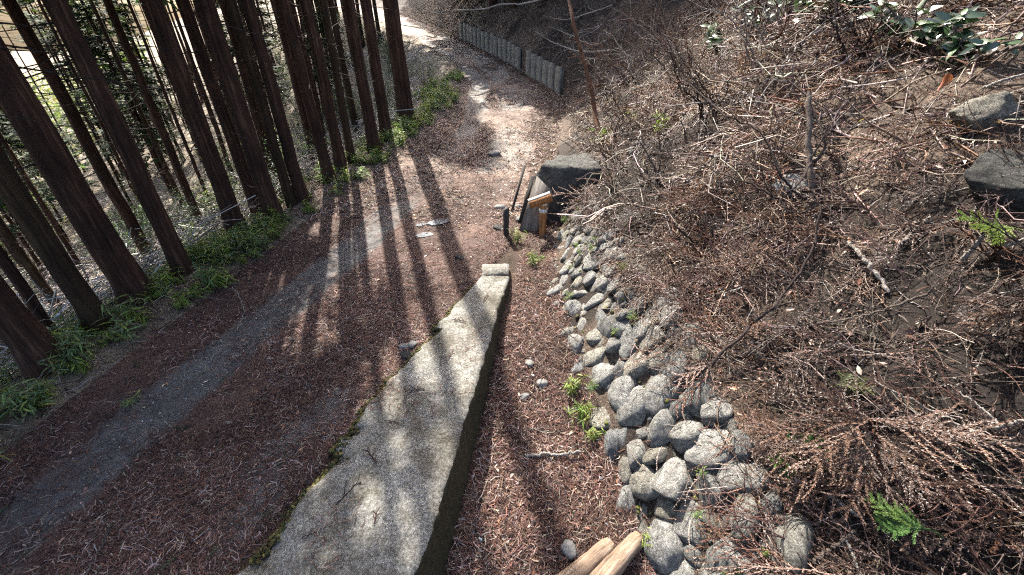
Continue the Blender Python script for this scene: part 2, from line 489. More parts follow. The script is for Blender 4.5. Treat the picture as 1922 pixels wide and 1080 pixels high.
# puddles left in the wheel tracks
pm = NT("puddle_water"); pm.base((.20, .21, .22)); pm.p.inputs["Roughness"].default_value = .10; pm.p.inputs["Specular IOR Level"].default_value = .6  # pale grey base stands in for the sky's reflection
for (px, py, ra, rb, rt) in [(-1.22, 6.40, .19, .11, .5), (-1.36, 5.98, .13, .085, .3), (-1.46, 6.32, .09, .06, .8)]:
    a = np.linspace(0, 2 * math.pi, 40, endpoint=False)
    r = 1 + .35 * fbm(np.cos(a) * 1.7 + px * 9, np.sin(a) * 1.7 + py * 7, 61)
    x = r * ra * np.cos(a); y = r * rb * np.sin(a)
    V = np.stack([x * math.cos(rt) - y * math.sin(rt) + px, x * math.sin(rt) + y * math.cos(rt) + py, np.zeros_like(a)], -1)
    V[:, 2] = zfun(V[:, 0], V[:, 1]).max() + .004
    V = np.concatenate([V, V.mean(0, keepdims=True)])
    F = np.stack([np.arange(40), (np.arange(40) + 1) % 40, np.full(40, 40)], -1)
    link("puddle", make_mesh("puddle", V, F, pm.m), kind='structure')

# ------------------------------------------------------------------ concrete wall beside the road
def concrete_wall():
    ya = np.linspace(.35, 4.76, 260)
    n = 22
    xl0 = np.interp(ya, [-3, 1.24, 4.76], [-3.37, -1.74, -.39]) + .012
    chip = .075 * fbm(ya * 2.1, ya * 0 + 3, 71) + .05 * fbm(ya * 7, ya * 0 + 1, 73) + .02 * fbm(ya * 23, ya * 0 + 1, 74) + .09 * sstep(.6, .8, vnoise(ya * 1.6, ya * 0, 75)) * (ya < 3.6)
    chip = chip * np.interp(ya, [0, 3.4, 4.6], [1, .8, .25])
    xl0 = xl0 + np.maximum(chip, -.03)
    xr0 = np.interp(ya, [-3, 1.24, 4.76], [-2.05, -.56, -.03]) + .022 * fbm(ya * 5, ya * 0 + 8, 77) + .01 * fbm(ya * 19, ya * 0 + 8, 78)
    zt = np.interp(ya, [.3, 1.3, 4.76], [.10, .09, .05])
    t = np.linspace(0, 1, n)
    X = xl0[:, None] * (1 - t) + xr0[:, None] * t
    Y = np.repeat(ya[:, None], n, 1)
    Z = zt[:, None] + .008 * fbm(X * 3, Y * 3, 79) + .004 * fbm(X * 14, Y * 14, 80)
    ed = np.minimum(t / .05, 1)[None, :] * np.minimum((1 - t) / .03, 1)[None, :]
    Z = Z - .02 * (1 - ed)
    Z = Z - .05 * sstep(.78, .9, vnoise(X * 4, Y * 4, 82)) * sstep(.2, 0, t)[None, :]
    top = np.stack([X, Y, Z], -1)
    rows = []
    for dz, dx in ((1.0, .05), (.5, .035), (.2, .015), (.06, .004)):
        p = top[:, -1].copy(); p[:, 2] -= dz; p[:, 0] += dx + .015 * fbm(ya * 4, ya * 0 + dz * 5, 84); rows.append(p)
    right = np.stack(rows[::-1], 1)
    rows = []
    for dz, dx in ((.6, -.02), (.1, -.01)):
        p = top[:, 0].copy(); p[:, 2] -= dz; p[:, 0] += dx; rows.append(p)
    left = np.stack(rows, 1)
    G = np.concatenate([left, top, right], 1)
    V = G.reshape(-1, 3); F = grid_faces(G.shape[0], G.shape[1])
    end = G[-1].copy(); endlow = end.copy(); endlow[:, 2] = np.minimum(end[:, 2], zt[-1] - 1.0) ; endlow[:, 1] += .02
    k = G.shape[1]; o = len(V)
    V = np.concatenate([V, end, endlow])
    i = np.arange(k - 1)
    F2 = np.stack([o + i, o + i + 1, o + k + i + 1, o + k + i], -1)
    th = thing("concrete_wall", "low weathered concrete wall with a flat mossy-edged top between the road and the ditch", "concrete wall", (0, 0, 0))
    link("wall_body", make_mesh("wall_body", V, [F, F2], M['concrete'], smooth=False), th)
    # the pale raised cap stone at its far end
    bm_v = []
    xa, xb = -.40, -.04
    gx = np.linspace(xa, xb, 10); gy = np.linspace(4.70, 5.02, 8)
    GX, GY = np.meshgrid(gx, gy, indexing='ij')
    GX = GX + .02 * fbm(GX * 9, GY * 9, 90); GY = GY + .03 * fbm(GX * 6, GY * 6, 91)
    GZ = .085 + .02 * fbm(GX * 7, GY * 7, 92) - .04 * (np.maximum(np.abs(GX + .22) / .18, np.abs(GY - 4.86) / .16)) ** 4
    Tp = np.stack([GX, GY, GZ], -1)
    V = Tp.reshape(-1, 3); F = grid_faces(10, 8)
    idx = np.arange(80).reshape(10, 8)
    rim = np.concatenate([idx[:, 0], idx[-1, 1:], idx[-2::-1, -1], idx[0, -2:0:-1]])
    low = V[rim].copy(); low[:, 2] = -.35
    V2 = np.concatenate([V, low]); m = len(rim); q = np.arange(m)
    F2 = np.stack([rim, rim[(q + 1) % m], 80 + (q + 1) % m, 80 + q], -1)
    link("end_block", make_mesh("end_block", V2, [F, F2[:, ::-1]], M['concrete'], smooth=False), th)
    return xl0, ya
WLX, WLY = concrete_wall()

# ------------------------------------------------------------------ stones
def ico(sub):
    import bmesh
    b = bmesh.new(); bmesh.ops.create_icosphere(b, subdivisions=sub, radius=1)
    V = np.array([v.co[:] for v in b.verts]); F = np.array([[v.index for v in f.verts] for f in b.faces]); b.free()
    return V, F
ICO = {k: ico(k) for k in (1, 2, 3, 4)}
def fbm3(V, sc, seed):
    return (fbm(V[:, 0] * sc + 3, V[:, 1] * sc + V[:, 2] * sc * .7, seed) + fbm(V[:, 1] * sc, V[:, 2] * sc - V[:, 0] * sc * .6, seed + 5) + fbm(V[:, 2] * sc + 7, V[:, 0] * sc + V[:, 1] * sc * .5, seed + 9)) / 3
def rock(seed, sub=3, boxy=.5, rough=.16):
    V, F = ICO[sub]
    r = np.random.default_rng(seed)
    p = 2 + 3.5 * boxy * r.random()
    V = V / ((np.abs(V) ** p).sum(1) ** (1 / p))[:, None]
    V = V * (1 + rough * 1.6 * fbm3(V, 1.1, seed) + rough * .6 * fbm3(V, 2.6, seed + 30) + rough * .3 * fbm3(V, 6.0, seed + 60) + (rough * .22 * fbm3(V, 15.0, seed + 90) if sub > 3 else 0))[:, None]
    for k in range(int(3 + 6 * boxy)):                      # cleaved faces
        n = unit(r.normal(size=3)); c = .72 + .22 * r.random()
        d = V @ n - c
        V = V - np.where(d > 0, d, 0)[:, None] * n * .85
    return V, F
stone_meshes = [make_mesh("stone", *rock(100 + i, 3, [.3, .7, 1.1, .9, 1.4][i % 5], [.24, .32, .28][i % 3]), M['stone'], smooth=True) for i in range(18)]

def stone_wall():
    th = thing("stone_retaining_wall", "battered dry wall of rounded grey stones holding back the right-hand bank above the ditch", "stone wall")
    placed = []
    def face(y, t):
        xb, xh, zg, zh = float(XB(y)), float(XH(y)), float(ZG(y)), float(ZH(y))
        p = np.array([xb + (xh - xb) * t, y, zg + (zh - zg) * t])
        n = unit(np.array([-(zh - zg), .12, (xh - xb)]))
        return p, n, math.hypot(xh - xb, zh - zg)
    r = np.random.default_rng(21)
    # irregular courses: throw big stones first, then fill the gaps with ever smaller ones
    pts = []
    for lo, hi, tries in ((.125, .155, 110), (.105, .13, 700), (.095, .13, 4000), (.065, .095, 7000), (.04, .06, 5000)):
        for _ in range(tries):
            y = r.uniform(.55, 5.7); k = np.interp(y, [.6, 2.8, 4.5, 6], [1.1, .95, .78, .66])
            t = r.uniform(.0, 1.0); rad = r.uniform(lo, hi) * k
            p, n, L = face(y, t)
            if all((y - q[0]) ** 2 + ((t - q[1]) * L) ** 2 > (.80 * (rad + q[2])) ** 2 for q in pts):
                pts.append((y, t, rad))
            if len(pts) >= 296: break
    for (y, t, rad) in pts:
        p, n, L = face(y, t)
        o = bpy.data.objects.new("stone", stone_meshes[r.integers(len(stone_meshes))])
        C.objects.link(o); o.parent = th
        yv = np.array([.06, 1, 0]); yv = unit(yv - yv @ n * n); up = np.cross(n, yv)
        ang = r.uniform(0, 6.28)
        nn = unit(n + r.normal(size=3) * .22)
        a = yv * math.cos(ang) + up * math.sin(ang); a = unit(a - a @ nn * nn); b = np.cross(nn, a)
        asp = r.uniform(.75, 1.32) if rad < .11 else r.uniform(.88, 1.14)
        depth = rad * r.uniform(.55, .85)
        c = p + n * (depth * r.uniform(-.18, .18))
        mt = Matrix(np.stack([a, b, nn], -1).tolist()).to_4x4()
        o.matrix_local = Matrix.Translation(c.tolist()) @ mt @ Matrix.Diagonal((rad * 1.22 * asp, rad * 1.22 / asp, depth, 1))
        placed.append((c, n))
    return placed
STONES = stone_wall()

def block(seed, rough=.1):
    # a squarish block with broken flat faces and chipped edges
    import bmesh
    b = bmesh.new(); bmesh.ops.create_cube(b, size=2.0)
    bmesh.ops.subdivide_edges(b, edges=b.edges[:], cuts=11, use_grid_fill=True)
    bmesh.ops.triangulate(b, faces=b.faces[:])
    V = np.array([v.co[:] for v in b.verts]); F = np.array([[v.index for v in f.verts] for f in b.faces]); b.free()
    r = np.random.default_rng(seed)
    for k in range(9):
        n = unit(np.sign(r.normal(size=3)) * r.uniform(.3, 1, 3)); c = r.uniform(.98, 1.35)
        d = V @ n - c; V = V - np.where(d > 0, d, 0)[:, None] * n
    V = V * (1 + rough * 1.2 * fbm3(V, 1.0, seed) + rough * .9 * fbm3(V, 3.0, seed + 3) + rough * .5 * fbm3(V, 8.0, seed + 7))[:, None]
    return V, F

def block_thing(name, label, cat, loc, size, seed, rot, mat):
    o = thing(name, label, cat, loc, 0, None, make_mesh(name, *block(seed, .13), M[mat]))
    o.rotation_euler = rot; o.scale = size
    return o

def rock_thing(name, label, cat, loc, size, seed, rot=(0, 0, 0), boxy=.6, mat='stone', group=None):
    o = thing(name, label, cat, loc, 0, group, make_mesh(name, *rock(seed, 4 if max(size) > .15 else 3, boxy, .30 if max(size) > .15 else .2), M[mat], smooth=max(size) < .15))
    o.rotation_euler = rot; o.scale = size
    return o

# ------------------------------------------------------------------ retaining wall of upright concrete slabs at the bend
def box(c, s, bev=0.0):
    """c centre, s full size; bevelled box verts/faces (quads)"""
    x, y, z = np.array(s) / 2
    V = []
    for sx in (-1, 1):
        for sy in (-1, 1):
            for sz in (-1, 1):
                V.append((sx * x, sy * y, sz * z))
    V = np.array(V) + np.array(c)
    F = [(0, 1, 3, 2), (4, 6, 7, 5), (0, 4, 5, 1), (2, 3, 7, 6), (0, 2, 6, 4), (1, 5, 7, 3)]
    return V, np.array(F)

def taper_panel(w, h, t):
    """slab with chamfered face edges"""
    c = .025
    prof = [(-w / 2, 0), (-w / 2, -t + c), (-w / 2 + c, -t), (w / 2 - c, -t), (w / 2, -t + c), (w / 2, 0)]
    n = len(prof)
    V = [(x, y, 0) for x, y in prof] + [(x, y, h) for x, y in prof]
    q = [(i, (i + 1) % n, n + (i + 1) % n, n + i) for i in range(n)]
    return np.array(V), np.array(q), np.array([[n + i for i in range(n)]])

m = NT("grey_concrete_slab"); co = m.coords()
c = m.ramp(m.noise(co, 12, 6, .75), [(.3, (.07, .068, .06)), (.6, (.19, .185, .165)), (.75, (.28, .275, .25))])
st = m.ramp(m.noise(m.coords((6, 6, .8)), 2.5, 5, .7), [(.35, (.45, .43, .36)), (.6, (1, 1, 1))])
m.base(m.mix(1.0, c, st, 'MULTIPLY')); m.normal(m.bump(m.noise(co, 60, 4, .7), .4, .01))
M['slab'] = m.m

sw = thing("slab_retaining_wall", "retaining wall of upright grey concrete slabs along the far bend of the road", "retaining wall")
V, q, tp = taper_panel(.46, 1.05, .07)
slab_me = make_mesh("panel", V, [q, tp], M['slab'])
V, F = box((0, 0, .5), (.045, .05, 1.0))
joint_me = make_mesh("post", V, F, M['slab'])
yy, seglen = 14.5, .525
while yy < 24.9:
    y2 = yy + seglen * .915
    a = np.array([float(XB(yy)), yy]); b = np.array([float(XB(y2)), y2])
    d = (b - a) / np.linalg.norm(b - a); ang = math.atan2(d[1], d[0])
    mid = (a + b) / 2; nrm = np.array([-d[1], d[0]])       # towards the road
    if nrm[0] > 0: nrm = -nrm
    z = float(ZR(mid[1])) - .3
    if not (17.0 < yy < 17.5):
        o = link("panel", slab_me, sw)
        o.location = (mid[0] + nrm[0] * .02, mid[1] + nrm[1] * .02, z + random.uniform(-.03, .03)); o.rotation_euler = (random.uniform(-.05, .01), random.uniform(-.02, .02), ang + math.pi)
        o.rotation_euler.x = random.uniform(-.03, .03)
    o = link("post", joint_me, sw)
    o.location = (a[0] - nrm[0] * .02, a[1] - nrm[1] * .02, z); o.rotation_euler = (0, 0, ang)
    yy = y2

# ------------------------------------------------------------------ cedars
def trunk_mesh(name, h, r, seed, mat, sides=22, rings=34):
    rr = np.random.default_rng(seed)
    t = np.linspace(0, 1, rings) ** 1.25
    z = -.5 + t * (h + .5)
    rad = r * (1 - .72 * t) * (1 + .28 * np.exp(-np.maximum(z, 0) / .2) + .10 * np.exp(-np.maximum(z, 0) / 1.2))
    a = np.linspace(0, 2 * math.pi, sides, endpoint=False)
    A, Zg = np.meshgrid(a, z)
    ridge = 1 + .045 * fbm(A * 5.5 + seed, Zg * .5, seed) + .03 * rr.normal(size=sides)[None, :] + .10 * np.exp(-np.maximum(Zg, 0) / .3) * np.cos(A * 5 + seed)
    cx = .05 * np.cumsum(rr.normal(size=rings)) * .18; cy = .05 * np.cumsum(rr.normal(size=rings)) * .18
    cx -= cx[3]; cy -= cy[3]
    X = cx[:, None] + rad[:, None] * ridge * np.cos(A); Y = cy[:, None] + rad[:, None] * ridge * np.sin(A)
    V = np.stack([X, Y, Zg], -1).reshape(-1, 3)
    i = np.arange(rings - 1)[:, None] * sides; j = np.arange(sides)[None, :]; j2 = (j + 1) % sides
    F = np.stack([i + j, i + j2, i + sides + j2, i + sides + j], -1).reshape(-1, 4)
    return make_mesh(name, V, F, mat, smooth=True)

def limbs_mesh(h0, h1, n, seed, rmax, mat, dead=False):
    rr = np.random.default_rng(seed)
    cs, rs = [], []
    for k in range(n):
        z = rr.uniform(h0, h1); a = rr.uniform(0, 2 * math.pi)
        L = (rmax * (1 - .75 * (z - h0) / max(h1 - h0, .1))) * rr.uniform(.7, 1.05) if not dead else rr.uniform(.4, 1.3)
        t = np.linspace(0, 1, 6)
        sag = -.35 * L * t ** 2 + .12 * L * t if not dead else -.2 * L * t + rr.normal() * .1 * t
        p = np.stack([np.cos(a) * L * t + .05 * rr.normal(size=6) * t, np.sin(a) * L * t + .05 * rr.normal(size=6) * t, z + sag], -1)
        cs.append(p); rs.append((.012 + .016 * L) * (1 - .8 * t) if not dead else .011 * (1 - .7 * t))
    V, F = tubes(np.array(cs), np.array(rs), 4)
    return make_mesh("branches", V, F, mat)

def crown_mesh(h0, h1, rmax, n, seed, size=.55):
    """drooping sprays of cedar foliage through a conical crown, in clumps along limbs with gaps between"""
    rr = np.random.default_rng(seed)
    nl = n // 14
    z = h0 + (h1 - h0) * rr.random(nl) ** 1.15
    a = rr.uniform(0, 2 * math.pi, nl)
    R0 = rmax * (1 - .86 * (z - h0) / (h1 - h0)) * rr.uniform(.6, 1.1, nl)
    z = np.repeat(z, 14); a = np.repeat(a, 14); R0 = np.repeat(R0, 14)
    k = len(z); t = rr.uniform(.25, 1.0, k)
    P = np.stack([np.cos(a) * R0 * t, np.sin(a) * R0 * t, z + .12 * R0 * t - .35 * R0 * t ** 2], -1) + rr.normal(size=(k, 3)) * [.16, .16, .13]
    # template: three curved narrow plumes
    T = []; F = []
    for j in range(3):
        da = (j - 1) * .55
        c, s_ = math.cos(da), math.sin(da)
        b = len(T)
        for q, (x, w, zz) in enumerate(((0, .05, 0), (.5, .09, -.05), (1.0, .012, -.24))):
            T += [(x * c - w * s_, x * s_ + w * c, zz), (x * c + w * s_, x * s_ - w * c, zz)]
        F += [(b, b + 1, b + 3, b + 2), (b + 2, b + 3, b + 5, b + 4)]
    T = np.array(T); F = np.array(F)
    ha = a + rr.normal(size=k) * .7
    nrm = unit(np.stack([.5 * rr.normal(size=k), .5 * rr.normal(size=k), np.ones(k)], -1))
    rot = basis(nrm, ha)
    V = instances(T, rot, P, size * rr.uniform(.6, 1.25, k))
    col = np.repeat(palette(k, [(.030, .052, .022), (.042, .072, .028), (.024, .044, .024), (.055, .08, .026)], .2), len(T), 0)
    return make_mesh("crown", V, inst_faces(F, k, len(T)), M['needle'], col)

crowns = [crown_mesh(6.5, 17, 2.2, 1700, 300, .6), crown_mesh(7.5, 18, 1.9, 1600, 301, .55), crown_mesh(5.2, 16, 2.2, 1900, 302, .6), crown_mesh(9.0, 18, 1.25, 620, 303, .5), crown_mesh(12, 18, .9, 84, 304, .4), crown_mesh(3.4, 15, 1.5, 1500, 305, .34)]
limbs = [limbs_mesh(6.5, 16, 70, 310, 2.2, M['bark']), limbs_mesh(7.5, 17, 70, 311, 1.9, M['bark']), limbs_mesh(5.2, 15, 70, 312, 2.1, M['bark']), limbs_mesh(9, 17, 45, 313, 1.2, M['bark']), limbs_mesh(11, 17, 14, 314, .8, M['bark']), limbs_mesh(3.4, 15, 50, 315, 1.4, M['bark'])]
stubs = [limbs_mesh(1.8, 7, 16, 320 + i, 1, M['darkbark'], True) for i in range(3)]
trunks = {}
def cedar(x, y, r, label, v, group, dead=False, name="cedar_tree", high=None):
    z = float(zfun(x, y))
    t = thing(name, label, "tree", (x, y, z), random.uniform(0, 6.28), group)
    key = (round(r * 40), v % 4)
    if key not in trunks:
        trunks[key] = trunk_mesh("trunk", 18, key[0] / 40, 400 + key[1] * 17 + key[0], M['bark2'] if key[1] == 1 else M['bark'])
    link("trunk", trunks[key], t)
    c = v % 3 if high is None else high
    if -1.45 < x + .325 * y < 3.3 and 6 < y < 20: c = 4
    if -3.6 < x + .325 * y < -2.75 and y > 6: c = 4
    if -2.75 < x + .325 * y < -1.4 and y > 6 and c < 3: c = 3
    link("crown", crowns[c], t); link("branches", limbs[c], t)['kind'] = 'stuff'
    s_ = link("dead_twigs", stubs[v % 3], t); s_['kind'] = 'stuff'
    t.rotation_euler[0] = random.uniform(-.018, .018); t.rotation_euler[1] = random.uniform(-.018, .018)
    return t

VERGE = [
 (-4.42, 3.02, .185, "thick dark cedar trunk standing lowest at the left edge, rising out of bamboo grass"),
 (-4.56, 3.74, .135, "slim dark cedar immediately left of the widest trunk, its foot behind sunlit grass"),
 (-4.46, 4.22, .20, "widest cedar trunk on the left, orange bark lit at its foot beside the slim one"),
 (-5.1, 3.7, .06, "pole-thin young cedar between the lowest left trunk and the slim dark one"),
 (-4.28, 4.78, .13, "cedar just right of the widest trunk, half behind a thinner stem"),
 (-4.5, 5.1, .085, "thin cedar stem behind the grass right of the widest trunk"),
 (-4.30, 6.1, .16, "broad-footed cedar beside the bamboo thicket, left of a tight group of trunks"),
 (-4.56, 7.17, .12, "darker thin cedar second in the tight group of trunks behind the dwarf bamboo"),
 (-3.85, 6.4, .17, "stout reddish cedar with its base inside the dwarf bamboo thicket"),
 (-3.8, 6.95, .085, "very slender cedar just right of the stout reddish one"),
 (-3.66, 7.1, .115, "cedar with a straight foot at the right end of the dwarf bamboo thicket"),
 (-3.5, 8.0, .135, "cedar alone on the verge in mid picture, right of the bamboo thicket"),
 (-3.42, 8.5, .14, "reddish cedar second after the bamboo thicket, its foot close to a smaller trunk"),
 (-3.38, 9.0, .10, "small cedar trunk tucked behind the reddish one on the verge"),
 (-3.05, 9.6, .16, "third-last large cedar along the road edge before the bend"),
 (-2.95, 10.4, .145, "second-last large cedar along the road edge, leaning close to its left neighbour"),
 (-2.76, 11.8, .235, "last large cedar along the road edge, thick trunk against the bright far road"),
 (-4.7, 13.44, .12, "slim cedar set back between the road-edge trunks"),
 (-5.3, 1.75, .17, "dark trunk base cut off by the bottom left edge"),
]
for i, (x, y, r, lb) in enumerate(VERGE):
    cedar(x, y, r * np.interp(y, [2, 5, 12], [.66, .75, .85]), lb, i, "cedars along the left road edge", high=3 if y > 5.8 else i % 2).scale = (1, 1, .85)

taken = [(x, y) for x, y, *_ in VERGE]
rt = np.random.default_rng(55)
cnt = 0
for _ in range(9000):
    y = rt.uniform(.5, 40); x = rt.uniform(-27, -3)
    d = float(XL(y)) - x
    if d < 1.0 or d > 22: continue
    if x < -1.45 * y - 3.5: continue
    md = (1.12 + .012 * math.hypot(x, y)) * (1.0 if d < 5.5 else 1.05)
    if any((x - a) ** 2 + (y - b) ** 2 < md * md for a, b in taken): continue
    if -1.2 < x + .325 * y < 3.4 and y < 24: continue
    taken.append((x, y)); cnt += 1
    cedar(x, y, rt.uniform(.06, .11) if d < 5 else rt.uniform(.045, .08), "slender dark cedar trunk in the crowd on the slope falling away left of the road", cnt, "cedars crowding the slope below the road", high=(cnt % 3 if d < 4.5 else (5 if cnt % 6 == 0 else 4))).scale = (1, 1, .95 if d < 4.5 else rt.uniform(.42, .58))
    if cnt >= 268: break
# cedars on the bank right of the road
cedar(4.0, 8.15, .19, "cedar with a broad pale-sided foot on the hillside, at the top edge of the picture", 0, "cedars on the right-hand hillside", high=1)
cedar(4.38, 8.25, .15, "second cedar on the hillside, directly right of the broad-footed one at the top", 1, "cedars on the right-hand hillside", high=1)
cnt = 0
for _ in range(3000):
    y = rt.uniform(19, 46); x = float(XH(y)) + rt.uniform(1.6, 15)
    if any((x - a) ** 2 + (y - b) ** 2 < 2.5 ** 2 for a, b in taken): continue
    taken.append((x, y)); cnt += 1
    cedar(x, y, rt.uniform(.10, .17), "dark cedar in the shade of the far bank beyond the slab wall", cnt, "cedars on the shaded far bank", high=0).scale = (.8, .8, float(np.interp(y, [19, 28], [.55, .95])))
    if cnt >= 46: break

for i, (y, dx) in enumerate([(19.6, 1.4), (20.8, 2.6), (21.6, 1.2), (22.8, 2.2), (23.8, 1.1), (25.0, 2.4), (26.2, 1.3), (27.4, 2.6), (28.6, 1.4), (20.2, 4.2), (22.2, 4.6), (24.6, 4.4)]):  # added cedars, height and spread set so their shade covers the bend
    cedar(float(XH(y)) + dx, y, .09, "young dark cedar added above the slab wall to cast shade on the bend", i, "young cedars added to shade the bend", high=2).scale = (1.55, 1.55, .5)

